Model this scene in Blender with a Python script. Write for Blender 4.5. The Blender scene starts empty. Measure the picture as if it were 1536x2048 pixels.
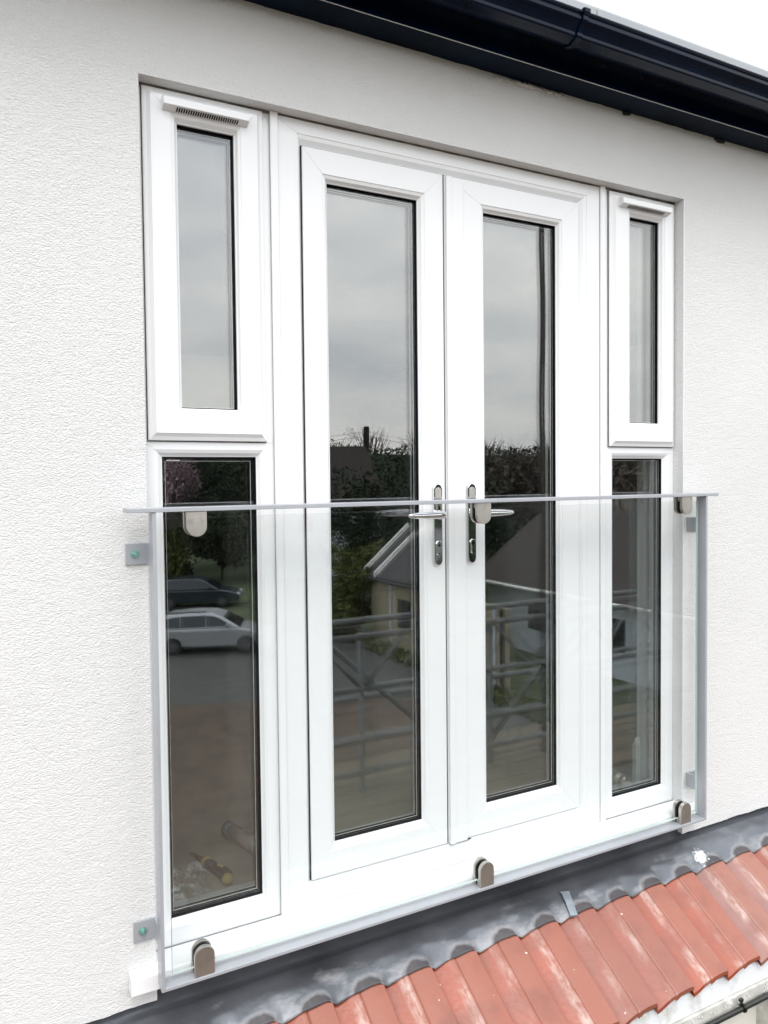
import bpy, bmesh, math, random
from mathutils import Vector, Matrix, noise
random.seed(7)
PI = math.pi
SC = bpy.context.scene
COL = SC.collection

# ------------------------------------------------------------ camera
cd = bpy.data.cameras.new('camera'); cam = bpy.data.objects.new('camera', cd); COL.objects.link(cam)
yaw, pitch, roll = 0.491755873, -0.033767675, -0.010221034
F = Vector((math.sin(yaw)*math.cos(pitch), math.cos(yaw)*math.cos(pitch), math.sin(pitch)))
R0 = Vector((math.cos(yaw), -math.sin(yaw), 0)); U0 = R0.cross(F)
Rr = math.cos(roll)*R0 + math.sin(roll)*U0; Uu = -math.sin(roll)*R0 + math.cos(roll)*U0
m = Matrix.Identity(4)
for i in range(3):
    m[i][0] = Rr[i]; m[i][1] = Uu[i]; m[i][2] = -F[i]
m.translation = Vector((-0.0692, -1.86696, 0.04342))
cam.matrix_world = m
cd.sensor_fit = 'VERTICAL'; cd.sensor_height = 24.0; cd.lens = 1545.05/2048*24.0
cd.shift_x = 1.65/2048; cd.shift_y = -16.33/2048
cd.clip_start = 0.02; cd.clip_end = 1500
SC.camera = cam

# ------------------------------------------------------------ sky, sun, exposure
EL, AZ = math.radians(58), math.radians(200)
w = bpy.data.worlds.new('World'); SC.world = w; w.use_nodes = True
nt = w.node_tree; nt.nodes.clear()
out = nt.nodes.new('ShaderNodeOutputWorld'); bg = nt.nodes.new('ShaderNodeBackground')
sky = nt.nodes.new('ShaderNodeTexSky'); sky.sky_type = 'NISHITA'; sky.sun_disc = False
sky.sun_elevation = EL; sky.sun_rotation = AZ
tc = nt.nodes.new('ShaderNodeTexCoord'); mp = nt.nodes.new('ShaderNodeMapping')
mp.inputs['Scale'].default_value = (1.0, 1.0, 3.2)
no = nt.nodes.new('ShaderNodeTexNoise'); no.inputs['Scale'].default_value = 2.6; no.inputs['Detail'].default_value = 7; no.inputs['Roughness'].default_value = .55
cr = nt.nodes.new('ShaderNodeValToRGB')
cr.color_ramp.elements[0].position = .34; cr.color_ramp.elements[0].color = (13.5, 14.3, 15.6, 1)
cr.color_ramp.elements[1].position = .70; cr.color_ramp.elements[1].color = (22.5, 22.6, 22.4, 1)
# warmer, slightly brighter cloud base towards the horizon
sep = nt.nodes.new('ShaderNodeSeparateXYZ'); rmp = nt.nodes.new('ShaderNodeMapRange')
rmp.inputs['From Min'].default_value = 0.0; rmp.inputs['From Max'].default_value = .45
rmp.inputs['To Min'].default_value = 1.0; rmp.inputs['To Max'].default_value = 0.0
tint = nt.nodes.new('ShaderNodeMixRGB'); tint.blend_type = 'MULTIPLY'; tint.inputs['Color2'].default_value = (1.03, 1.0, .96, 1)
mx = nt.nodes.new('ShaderNodeMixRGB'); mx.inputs['Fac'].default_value = .88
L = nt.links.new
L(tc.outputs['Generated'], mp.inputs['Vector']); L(mp.outputs['Vector'], no.inputs['Vector']); L(no.outputs['Fac'], cr.inputs['Fac'])
L(tc.outputs['Generated'], sep.inputs[0]); L(sep.outputs['Z'], rmp.inputs['Value']); L(rmp.outputs['Result'], tint.inputs['Fac'])
L(cr.outputs['Color'], tint.inputs['Color1']); L(sky.outputs['Color'], mx.inputs['Color1']); L(tint.outputs['Color'], mx.inputs['Color2'])
zen = nt.nodes.new('ShaderNodeMapRange'); zen.inputs['From Min'].default_value = 0.0; zen.inputs['From Max'].default_value = 1.0
zen.inputs['To Min'].default_value = 1.04; zen.inputs['To Max'].default_value = 1.45; L(sep.outputs['Z'], zen.inputs['Value'])   # overcast sky: brighter overhead
zm = nt.nodes.new('ShaderNodeVectorMath'); zm.operation = 'SCALE'; L(mx.outputs['Color'], zm.inputs[0]); L(zen.outputs['Result'], zm.inputs['Scale'])
L(zm.outputs['Vector'], bg.inputs['Color']); bg.inputs['Strength'].default_value = 0.1
L(bg.outputs['Background'], out.inputs['Surface'])
sd = bpy.data.lights.new('sun', 'SUN'); sd.energy = 1.3; sd.angle = math.radians(25); sd.color = (1, .97, .93)
so = bpy.data.objects.new('sun', sd); COL.objects.link(so)
sdir = Vector((math.sin(AZ)*math.cos(EL), math.cos(AZ)*math.cos(EL), math.sin(EL)))   # towards the sun
so.rotation_euler = sdir.to_track_quat('Z', 'Y').to_euler(); so.location = (0, -8, 12)
SC.view_settings.view_transform = 'Standard'; SC.view_settings.look = 'None'
SC.view_settings.exposure = 0.10; SC.view_settings.gamma = 1.0; SC.view_settings.use_curve_mapping = False
SC.render.engine = 'CYCLES'
SC.cycles.transparent_max_bounces = 24; SC.cycles.max_bounces = 10

# ------------------------------------------------------------ helpers
def tag(o, label=None, cat=None, group=None, kind=None):
    if label: o['label'] = label
    if cat: o['category'] = cat
    if group: o['group'] = group
    if kind: o['kind'] = kind
    return o
def empty(name, loc=(0, 0, 0), label=None, cat=None, group=None, rz=0, parent=None):
    o = bpy.data.objects.new(name, None); COL.objects.link(o); o.location = loc; o.rotation_euler.z = rz
    o.empty_display_size = .1
    if parent: o.parent = parent
    return tag(o, label, cat, group)
def link(name, bm, mat, parent=None, smooth=False, bevel=0, seg=2):
    bmesh.ops.recalc_face_normals(bm, faces=bm.faces)
    me = bpy.data.meshes.new(name); bm.to_mesh(me); bm.free()
    mats = mat if isinstance(mat, (list, tuple)) else [mat]
    for x in mats: me.materials.append(x)
    if smooth:
        for p in me.polygons: p.use_smooth = True
    o = bpy.data.objects.new(name, me); COL.objects.link(o)
    if parent: o.parent = parent
    if bevel:
        b = o.modifiers.new('bevel', 'BEVEL'); b.width = bevel; b.segments = seg; b.limit_method = 'ANGLE'; b.angle_limit = math.radians(35)
        b.harden_normals = False
    return o
def box(bm, x0, x1, y0, y1, z0, z1, mi=0):
    v = [bm.verts.new(c) for c in ((x0,y0,z0),(x1,y0,z0),(x1,y1,z0),(x0,y1,z0),(x0,y0,z1),(x1,y0,z1),(x1,y1,z1),(x0,y1,z1))]
    fs = [bm.faces.new([v[i] for i in f]) for f in ((0,3,2,1),(4,5,6,7),(0,1,5,4),(1,2,6,5),(2,3,7,6),(3,0,4,7))]
    for f in fs: f.material_index = mi
    return v
def boxo(name, x0, x1, y0, y1, z0, z1, mat, parent=None, bevel=0):
    bm = bmesh.new(); box(bm, x0, x1, y0, y1, z0, z1); return link(name, bm, mat, parent, bevel=bevel)
def tube(bm, p0, p1, r0, r1=None, n=10, cap=True, mi=0):
    r1 = r0 if r1 is None else r1
    a, b = Vector(p0), Vector(p1); d = (b-a).normalized(); q = d.to_track_quat('Z', 'Y')
    A = []; B = []
    for i in range(n):
        t = 2*PI*i/n; o = q @ Vector((math.cos(t), math.sin(t), 0))
        A.append(bm.verts.new(a+o*r0)); B.append(bm.verts.new(b+o*r1))
    for i in range(n):
        f = bm.faces.new((A[i], A[(i+1) % n], B[(i+1) % n], B[i])); f.material_index = mi
    if cap:
        bm.faces.new(A[::-1]).material_index = mi; bm.faces.new(B).material_index = mi
def prism_x(bm, prof, x0, x1, mi=0):      # closed (y,z) profile extruded along X
    A = [bm.verts.new((x0, y, z)) for y, z in prof]; B = [bm.verts.new((x1, y, z)) for y, z in prof]
    n = len(prof)
    for i in range(n): bm.faces.new((A[i], A[(i+1) % n], B[(i+1) % n], B[i])).material_index = mi
    bm.faces.new(A[::-1]).material_index = mi; bm.faces.new(B).material_index = mi
def prism_z(bm, prof, z0, z1):
    A = [bm.verts.new((x, y, z0)) for x, y in prof]; B = [bm.verts.new((x, y, z1)) for x, y in prof]
    n = len(prof)
    for i in range(n): bm.faces.new((A[i], A[(i+1) % n], B[(i+1) % n], B[i]))
    bm.faces.new(A[::-1]); bm.faces.new(B)
def prism_y(bm, prof, y0, y1):            # closed (x,z) profile extruded along Y
    A = [bm.verts.new((x, y0, z)) for x, z in prof]; B = [bm.verts.new((x, y1, z)) for x, z in prof]
    n = len(prof)
    for i in range(n): bm.faces.new((A[i], A[(i+1) % n], B[(i+1) % n], B[i]))
    bm.faces.new(A[::-1]); bm.faces.new(B)
def ring(bm, loops, gap=.00012):
    """mitred frame: loops = rects (x0,x1,z0,z1,y) round the section; four separate mitred members with hairline joints"""
    def cor(r):
        x0, x1, z0, z1, y = r
        return [(x0, y, z0), (x1, y, z0), (x1, y, z1), (x0, y, z1)]
    C = [cor(r) for r in loops]; n = len(loops)
    for s in range(4):
        a, b = s, (s+1) % 4
        d = Vector(C[0][b])-Vector(C[0][a]); d.normalize(); g = d*gap
        A = [bm.verts.new(Vector(c[a])+g) for c in C]; B = [bm.verts.new(Vector(c[b])-g) for c in C]
        for i in range(n): bm.faces.new((A[i], A[(i+1) % n], B[(i+1) % n], B[i]))
        bm.faces.new(A[::-1]); bm.faces.new(B)
def inset(r, d, y): return (r[0]+d, r[1]-d, r[2]+d, r[3]-d, y)

# ------------------------------------------------------------ materials
def N(m, t, **k):
    n = m.node_tree.nodes.new(t)
    for a, b in k.items():
        if a in n.inputs: n.inputs[a].default_value = b
        else: setattr(n, a, b)
    return n
def mat(name, col, rough=.5, metal=0, var=.12, scale=6, bump=0, bscale=60, spec=.5, detail=4, coat=0, dirt=None, dscale=3, stretch=(1,1,1), bdist=.002):
    m = bpy.data.materials.new(name); m.use_nodes = True; t = m.node_tree; p = t.nodes['Principled BSDF']; l = t.links.new
    p.inputs['Roughness'].default_value = rough; p.inputs['Metallic'].default_value = metal
    p.inputs['Specular IOR Level'].default_value = spec; p.inputs['Coat Weight'].default_value = coat
    c = N(m, 'ShaderNodeTexCoord'); mp = N(m, 'ShaderNodeMapping'); mp.inputs['Scale'].default_value = stretch; l(c.outputs['Object'], mp.inputs[0])
    n1 = N(m, 'ShaderNodeTexNoise', Scale=scale, Detail=detail); l(mp.outputs[0], n1.inputs['Vector'])
    r = N(m, 'ShaderNodeValToRGB'); e = r.color_ramp.elements
    e[0].position = .3; e[1].position = .72
    e[0].color = [x*(1-var) for x in col]+[1]; e[1].color = [min(1, x*(1+var)) for x in col]+[1]
    l(n1.outputs['Fac'], r.inputs[0]); src = r.outputs[0]
    if dirt:
        n2 = N(m, 'ShaderNodeTexNoise', Scale=dscale, Detail=8, Roughness=.65); l(mp.outputs[0], n2.inputs['Vector'])
        r2 = N(m, 'ShaderNodeMapRange'); r2.inputs['From Min'].default_value = .52; r2.inputs['From Max'].default_value = .72; l(n2.outputs['Fac'], r2.inputs[0])
        mm = N(m, 'ShaderNodeMixRGB'); mm.inputs['Color2'].default_value = list(dirt)+[1]; l(r2.outputs[0], mm.inputs[0]); l(src, mm.inputs[1]); src = mm.outputs[0]
    l(src, p.inputs['Base Color'])
    if bump:
        n3 = N(m, 'ShaderNodeTexNoise', Scale=bscale, Detail=3); l(mp.outputs[0], n3.inputs['Vector'])
        b = N(m, 'ShaderNodeBump', Strength=bump, Distance=bdist); l(n3.outputs['Fac'], b.inputs['Height']); l(b.outputs[0], p.inputs['Normal'])
    return m
def render_mat(name, col, sc=200, strength=1.0):
    """spray textured silicone render: small wormy grain, slightly drawn out sideways"""
    m = mat(name, col, rough=.92, var=.035, scale=1.3, spec=.15); t = m.node_tree; l = t.links.new; p = t.nodes['Principled BSDF']
    c = N(m, 'ShaderNodeTexCoord'); mp = N(m, 'ShaderNodeMapping'); mp.inputs['Scale'].default_value = (.55, .8, 1.0); l(c.outputs['Object'], mp.inputs[0])
    w1 = N(m, 'ShaderNodeTexNoise', Scale=sc*.35, Detail=2); l(mp.outputs[0], w1.inputs['Vector'])
    ad = N(m, 'ShaderNodeMixRGB', blend_type='ADD'); ad.inputs[0].default_value = .010; l(mp.outputs[0], ad.inputs[1]); l(w1.outputs['Color'], ad.inputs[2])
    v = N(m, 'ShaderNodeTexVoronoi', Scale=sc, feature='SMOOTH_F1'); v.inputs['Smoothness'].default_value = .35; l(ad.outputs[0], v.inputs['Vector'])
    n = N(m, 'ShaderNodeTexNoise', Scale=sc*.7, Detail=4, Roughness=.6); l(ad.outputs[0], n.inputs['Vector'])
    n4 = N(m, 'ShaderNodeTexNoise', Scale=sc*.14, Detail=2); l(mp.outputs[0], n4.inputs['Vector'])
    mu = N(m, 'ShaderNodeMath', operation='MULTIPLY_ADD'); mu.inputs[1].default_value = 1.1; l(n.outputs['Fac'], mu.inputs[0]); l(n4.outputs['Fac'], mu.inputs[2])
    su = N(m, 'ShaderNodeMath', operation='SUBTRACT'); l(mu.outputs[0], su.inputs[0]); l(v.outputs['Distance'], su.inputs[1])
    b = N(m, 'ShaderNodeBump', Strength=strength, Distance=.0014); l(su.outputs[0], b.inputs['Height']); l(b.outputs[0], p.inputs['Normal'])
    return m
def glass_mat(name, tintc, k=1.0, f0=.045, wave=.02, wsc=2.2):
    m = bpy.data.materials.new(name); m.use_nodes = True; t = m.node_tree; t.nodes.clear(); l = t.links.new
    o = N(m, 'ShaderNodeOutputMaterial'); mix = N(m, 'ShaderNodeMixShader'); tr = N(m, 'ShaderNodeBsdfTransparent'); gl = N(m, 'ShaderNodeBsdfGlossy')
    gl.inputs['Roughness'].default_value = 0.0; tr.inputs['Color'].default_value = list(tintc)+[1]
    lw = N(m, 'ShaderNodeLayerWeight', Blend=.5); pw = N(m, 'ShaderNodeMath', operation='POWER'); pw.inputs[1].default_value = 5; l(lw.outputs['Facing'], pw.inputs[0])
    ma = N(m, 'ShaderNodeMath', operation='MULTIPLY_ADD'); ma.inputs[1].default_value = (1-f0)*k; ma.inputs[2].default_value = f0*k; l(pw.outputs[0], ma.inputs[0])
    c = N(m, 'ShaderNodeTexCoord'); n = N(m, 'ShaderNodeTexNoise', Scale=wsc, Detail=0); l(c.outputs['Object'], n.inputs['Vector'])
    b = N(m, 'ShaderNodeBump', Strength=wave, Distance=.05); l(n.outputs['Fac'], b.inputs['Height']); l(b.outputs[0], gl.inputs['Normal'])
    l(ma.outputs[0], mix.inputs[0]); l(tr.outputs[0], mix.inputs[1]); l(gl.outputs[0], mix.inputs[2]); l(mix.outputs[0], o.inputs[0])
    return m

M = {}
M['render'] = render_mat('white_render', (.705, .700, .692), sc=320, strength=1.0)
M['lower_render'] = render_mat('lower_render', (.74, .71, .64), sc=60, strength=1.0)
M['upvc'] = mat('white_upvc', (.82, .825, .83), rough=.22, var=.012, scale=2.5)
M['seam'] = mat('grey_seam', (.22, .22, .23), rough=.8)
M['seal'] = mat('mastic', (.16, .13, .11), rough=.8, var=.5, scale=40, bump=.4, bscale=90)
M['black'] = mat('black_gasket', (.003, .003, .006), rough=.5, var=.2, spec=.12)
M['spacer'] = mat('spacer_black', (.004, .005, .008), rough=.5, var=.2, spec=.12)
M['silver'] = mat('spacer_silver', (.80, .80, .76), rough=.4, metal=.3, var=.05)
M['alu'] = mat('grey_aluminium', (.42, .435, .465), rough=.34, metal=.25, var=.05, scale=9, bump=.05, bscale=160)
M['satin'] = mat('satin_nickel', (.56, .53, .49), rough=.33, metal=.95, var=.16, scale=10, bump=.08, bscale=220, dirt=(.42, .39, .36), dscale=25)
M['rubber'] = mat('rubber', (.012, .011, .011), rough=.6)
M['chrome'] = mat('chrome', (.80, .80, .82), rough=.04, metal=1, var=.02)
M['zinc'] = mat('green_zinc', (.30, .52, .48), rough=.3, metal=.7, var=.25, scale=120)
M['gutter'] = mat('black_gutter', (.0012, .0060, .020), rough=.17, var=.4, scale=9, spec=.18, bump=.04, bscale=7)
M['soffit'] = mat('black_soffit', (.0010, .0070, .019), rough=.42, var=.5, scale=6, dirt=(.008, .015, .024), dscale=5, spec=.06)
M['trim'] = mat('grey_roof_trim', (.36, .38, .40), rough=.6, var=.06, scale=4, bump=.1, bscale=90)
M['paint'] = mat('dirty_white_pvc', (.80, .82, .84), rough=.35, var=.04, scale=8, dirt=(.55, .53, .48), dscale=14)
M['ledge'] = mat('dusty_ledge', (.50, .49, .45), rough=.8, var=.18, scale=22, dirt=(.8, .8, .77), dscale=16, bump=.2)
M['pipe'] = mat('black_pipe', (.012, .013, .010), rough=.25, var=.3)

def lead_mat():
    m = mat('lead_sheet', (.12, .128, .142), rough=.30, metal=.5, var=.45, scale=3.2, detail=7, bump=.35, bscale=10, bdist=.012)
    t = m.node_tree; l = t.links.new; p = t.nodes['Principled BSDF']
    src = p.inputs['Base Color'].links[0].from_socket
    c = N(m, 'ShaderNodeTexCoord'); sp = N(m, 'ShaderNodeSeparateXYZ'); l(c.outputs['Object'], sp.inputs[0])
    # white chalky patina streaks, strongest near the dressed lower edge
    mp = N(m, 'ShaderNodeMapping'); mp.inputs['Scale'].default_value = (2.2, 5, 5); l(c.outputs['Object'], mp.inputs[0])
    n = N(m, 'ShaderNodeTexNoise', Scale=3.0, Detail=9, Roughness=.62); l(mp.outputs[0], n.inputs['Vector'])
    edge = N(m, 'ShaderNodeMapRange'); edge.inputs['From Min'].default_value = -.02; edge.inputs['From Max'].default_value = -.10; edge.inputs['To Min'].default_value = -.16; edge.inputs['To Max'].default_value = .16
    l(sp.outputs['Y'], edge.inputs[0]); ad = N(m, 'ShaderNodeMath', operation='ADD'); l(n.outputs['Fac'], ad.inputs[0]); l(edge.outputs[0], ad.inputs[1])
    r = N(m, 'ShaderNodeMapRange'); r.inputs['From Min'].default_value = .50; r.inputs['From Max'].default_value = .78; r.inputs['To Max'].default_value = .85; l(ad.outputs[0], r.inputs[0])
    mm = N(m, 'ShaderNodeMixRGB'); mm.inputs['Color2'].default_value = (.36, .36, .37, 1); l(r.outputs[0], mm.inputs[0]); l(src, mm.inputs[1])
    # dark arched patination-oil smears over every roll, chalky rim above them
    u = N(m, 'ShaderNodeMath', operation='MULTIPLY_ADD'); u.inputs[1].default_value = 1/.1485; u.inputs[2].default_value = -1.165/.1485+40; l(sp.outputs['X'], u.inputs[0])
    fr = N(m, 'ShaderNodeMath', operation='FRACT'); l(u.outputs[0], fr.inputs[0])
    wn = N(m, 'ShaderNodeTexNoise', Scale=38, Detail=5); l(c.outputs['Object'], wn.inputs['Vector'])
    cx = N(m, 'ShaderNodeCombineXYZ'); l(fr.outputs[0], cx.inputs[0]); l(sp.outputs['Y'], cx.inputs[1])
    ms = N(m, 'ShaderNodeVectorMath', operation='MULTIPLY_ADD'); ms.inputs[1].default_value = (1/.285, 1/.0225, 0); ms.inputs[2].default_value = (-.70/.285, .0955/.0225, 0); l(cx.outputs[0], ms.inputs[0])
    ln = N(m, 'ShaderNodeVectorMath', operation='LENGTH'); l(ms.outputs[0], ln.inputs[0])
    en = N(m, 'ShaderNodeMath', operation='MULTIPLY_ADD'); en.inputs[1].default_value = .55; l(wn.outputs['Fac'], en.inputs[0]); l(ln.outputs['Value'], en.inputs[2])
    rim = N(m, 'ShaderNodeMapRange'); rim.inputs['From Min'].default_value = 1.75; rim.inputs['From Max'].default_value = 1.25; rim.inputs['To Max'].default_value = .55; l(en.outputs[0], rim.inputs[0])
    mrim = N(m, 'ShaderNodeMixRGB'); mrim.inputs['Color2'].default_value = (.33, .32, .32, 1); l(rim.outputs[0], mrim.inputs[0]); l(mm.outputs[0], mrim.inputs[1])
    oil = N(m, 'ShaderNodeMapRange'); oil.inputs['From Min'].default_value = 1.42; oil.inputs['From Max'].default_value = 1.12; oil.inputs['To Max'].default_value = .82; l(en.outputs[0], oil.inputs[0])
    moil = N(m, 'ShaderNodeMixRGB'); moil.inputs['Color2'].default_value = (.030, .024, .026, 1); l(oil.outputs[0], moil.inputs[0]); l(mrim.outputs[0], moil.inputs[1]); mm = moil
    # one bird dropping
    d = N(m, 'ShaderNodeVectorMath', operation='DISTANCE'); d.inputs[1].default_value = (2.125, -.062, -1.28); l(c.outputs['Object'], d.inputs[0])
    n2 = N(m, 'ShaderNodeTexNoise', Scale=95, Detail=6, Roughness=.7); l(c.outputs['Object'], n2.inputs['Vector'])
    s = N(m, 'ShaderNodeMath', operation='MULTIPLY_ADD'); s.inputs[1].default_value = .11; l(n2.outputs['Fac'], s.inputs[0]); l(d.outputs['Value'], s.inputs[2])
    r2 = N(m, 'ShaderNodeMapRange'); r2.inputs['From Min'].default_value = .084; r2.inputs['From Max'].default_value = .064; l(s.outputs[0], r2.inputs[0])
    m2 = N(m, 'ShaderNodeMixRGB'); m2.inputs['Color2'].default_value = (.85, .85, .84, 1); l(r2.outputs[0], m2.inputs[0]); l(mm.outputs[0], m2.inputs[1])
    l(m2.outputs[0], p.inputs['Base Color'])
    met = N(m, 'ShaderNodeMapRange'); met.inputs['To Min'].default_value = .55; met.inputs['To Max'].default_value = .05; l(r.outputs[0], met.inputs[0]); l(met.outputs[0], p.inputs['Metallic'])
    ro = N(m, 'ShaderNodeMapRange'); ro.inputs['To Min'].default_value = .30; ro.inputs['To Max'].default_value = .6; l(r.outputs[0], ro.inputs[0]); l(ro.outputs[0], p.inputs['Roughness'])
    return m
M['lead'] = lead_mat()
M['clip'] = mat('new_lead_clip', (.22, .25, .28), rough=.4, metal=.3, var=.2, scale=30)
M['oil'] = mat('dark_patination_oil', (.03, .025, .027), rough=.5, var=.5, scale=60, bump=.3, bscale=90)
def tile_mat(name, col, sheen):
    m = mat(name, col, rough=.30, var=.12, scale=7, spec=.75, bump=.22, bscale=70, bdist=.003)
    t = m.node_tree; l = t.links.new; p = t.nodes['Principled BSDF']; src = p.inputs['Base Color'].links[0].from_socket
    c = N(m, 'ShaderNodeTexCoord'); geo = N(m, 'ShaderNodeObjectInfo'); off = N(m, 'ShaderNodeVectorMath', operation='MULTIPLY_ADD'); off.inputs[1].default_value = (9, 9, 9)
    cb = N(m, 'ShaderNodeCombineXYZ'); l(geo.outputs['Random'], cb.inputs[0]); l(geo.outputs['Random'], cb.inputs[1]); l(cb.outputs[0], off.inputs[0]); l(c.outputs['Object'], off.inputs[2])
    def rng(src_, a_, b_, c_, d_):
        r = N(m, 'ShaderNodeMapRange'); r.inputs['From Min'].default_value = a_; r.inputs['From Max'].default_value = b_; r.inputs['To Min'].default_value = c_; r.inputs['To Max'].default_value = d_; l(src_, r.inputs[0]); return r.outputs[0]
    def mul(x, y):
        q = N(m, 'ShaderNodeMath', operation='MULTIPLY'); l(x, q.inputs[0]); l(y, q.inputs[1]); return q.outputs[0]
    def mixc(f, src_, col_):
        q = N(m, 'ShaderNodeMixRGB'); q.inputs['Color2'].default_value = list(col_)+[1]; l(f, q.inputs[0]); l(src_, q.inputs[1]); return q.outputs[0]
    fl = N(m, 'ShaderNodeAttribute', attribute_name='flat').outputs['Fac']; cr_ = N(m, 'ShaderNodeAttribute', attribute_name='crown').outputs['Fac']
    # sky sheen painted as an even paler tint on the flat of each roll
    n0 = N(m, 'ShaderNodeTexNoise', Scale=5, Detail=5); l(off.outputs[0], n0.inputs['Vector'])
    src = mixc(mul(fl, rng(n0.outputs['Fac'], .3, .7, .55*sheen, 1.0*sheen)), src, (.30, .110, .070))
    # rubbed cement scuffs in patches along the crown
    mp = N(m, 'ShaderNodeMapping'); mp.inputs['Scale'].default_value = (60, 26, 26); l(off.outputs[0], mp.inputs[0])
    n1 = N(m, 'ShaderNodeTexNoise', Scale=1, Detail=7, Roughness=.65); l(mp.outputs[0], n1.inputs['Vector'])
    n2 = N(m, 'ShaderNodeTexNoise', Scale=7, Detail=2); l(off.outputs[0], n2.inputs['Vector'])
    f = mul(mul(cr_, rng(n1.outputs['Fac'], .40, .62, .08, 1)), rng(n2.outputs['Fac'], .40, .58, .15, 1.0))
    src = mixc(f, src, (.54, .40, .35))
    # each tile burnt a little differently, with sooty blotches
    n5 = N(m, 'ShaderNodeTexNoise', Scale=11, Detail=6); l(off.outputs[0], n5.inputs['Vector'])
    src = mixc(rng(n5.outputs['Fac'], .50, .72, 0, .5), src, (.17, .05, .030)); src = mixc(rng(geo.outputs['Random'], 0, 1, 0, .35), src, (.20, .075, .055))
    # fine specks
    n3 = N(m, 'ShaderNodeTexNoise', Scale=60, Detail=3); l(off.outputs[0], n3.inputs['Vector'])
    src = mixc(rng(n3.outputs['Fac'], .74, .76, 0, .8), src, (.72, .66, .63))
    # dark red weathering in the channel of some tiles
    l(src, p.inputs['Base Color'])
    l(rng(f, 0, 1, .34, .65), p.inputs['Roughness']); return m
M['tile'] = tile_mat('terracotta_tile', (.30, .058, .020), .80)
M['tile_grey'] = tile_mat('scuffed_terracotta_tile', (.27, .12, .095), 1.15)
M['pane'] = glass_mat('window_glass', (.982, .99, .986), k=1.0, f0=.112, wave=.018)
M['rail_glass'] = glass_mat('toughened_glass', (.988, .996, .995), k=.80, f0=.045, wave=.006)
M['glass_edge'] = mat('polished_glass_edge', (.55, .66, .62), rough=.12, var=.05)

# ------------------------------------------------------------ the rendered wall
X0, X1, ZO, ZB = .2996, 2.1101, .9848, -1.212
wall = bmesh.new()
WX0, WX1, WZT, D = -5.5, 7.5, 1.222, .198
def zb(x):   # the ragged hand-cut lower edge of the render
    return ZB+(-.006 if x > 1 else .004)+.004*noise.noise(Vector((x*9, 0, 0)))+.0022*noise.noise(Vector((x*60, 3, 0)))
def strip(xa, xb, n):
    xs = [xa+(xb-xa)*i/n for i in range(n+1)]
    T = [wall.verts.new((x, 0, ZO)) for x in xs]; B = [wall.verts.new((x, 0, zb(x))) for x in xs]; Bi = [wall.verts.new((x, .028, zb(x)+.003)) for x in xs]
    for i in range(n):
        wall.faces.new((B[i], B[i+1], T[i+1], T[i])); wall.faces.new((B[i+1], B[i], Bi[i], Bi[i+1]))
strip(WX0, X0, 420); strip(X1, WX1, 420)
n = 300; xs = [WX0+(WX1-WX0)*i/n for i in range(n+1)]
def q4(*c): wall.faces.new([wall.verts.new(p) for p in c])
q4((WX0, 0, ZO), (WX1, 0, ZO), (WX1, 0, WZT+.12), (WX0, 0, WZT+.12))
q4((X0, 0, ZO), (X1, 0, ZO), (X1, D, ZO), (X0, D, ZO))                    # head of the opening
q4((X0, 0, zb(X0)), (X0, 0, ZO), (X0, D, ZO), (X0, D, zb(X0)))            # reveals
q4((X1, 0, ZO), (X1, 0, zb(X1)), (X1, D, zb(X1)), (X1, D, ZO))
wall_o = link('rendered_wall', wall, M['render'])
tag(wall_o, 'white textured render wall around the french window', 'wall', kind=None)
boxo('corner_bead', X1-.0012, X1+.0012, -.0012, .003, zb(X1), ZO, M['upvc'], wall_o)
# foam and mortar smears along the top edge under the soffit
bm = bmesh.new()
for i in range(260):
    x = -1.5+i*.018+random.uniform(-.005, .005)
    k = noise.noise(Vector((x*3.1, 5, 0)))
    if k < .08: continue
    r = .004+.012*abs(k)*random.random(); v = bmesh.ops.create_icosphere(bm, subdivisions=1, radius=r)['verts']
    for q in v: q.co = Vector((q.co.x*1.7, q.co.y*.5, q.co.z*.6))+Vector((x, -.002, 1.212+random.uniform(-.004, .004)))
link('mortar_smear', bm, M['render'], wall_o, smooth=True)

for (x, a) in ((1.440, .030), (1.840, .022), (2.285, .034)):
    bm = bmesh.new(); v = bmesh.ops.create_icosphere(bm, subdivisions=3, radius=1)['verts']
    for q in v:
        n_ = .75+.6*abs(noise.noise(q.co*1.7+Vector((x*9, 0, 0)))); q.co = Vector((x+q.co.x*a*n_, -.0005+q.co.y*.004, 1.2195+q.co.z*.0115*n_))
    link('foam_gap', bm, M['rubber'], wall_o, smooth=True)

# upper wall core behind the render, closing the house
core = boxo('blockwork_wall', WX0, X0-.001, .029, .198, -6.3, 1.34, M['lower_render']); tag(core, 'grey block wall behind the render left of the window', 'wall')
core2 = boxo('blockwork_wall', X1+.001, WX1, .029, .198, -6.3, 1.34, M['lower_render']); tag(core2, 'grey block wall behind the render right of the window', 'wall')
core3 = boxo('blockwork_wall', X0, X1, .031, .198, -6.3, -1.165, M['lower_render']); tag(core3, 'grey block wall under the window sill behind the lead', 'wall')
core4 = boxo('blockwork_wall', X0, X1, .031, .198, ZO+.02, 1.34, M['lower_render']); tag(core4, 'lintel block wall above the window head', 'wall')

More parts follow.
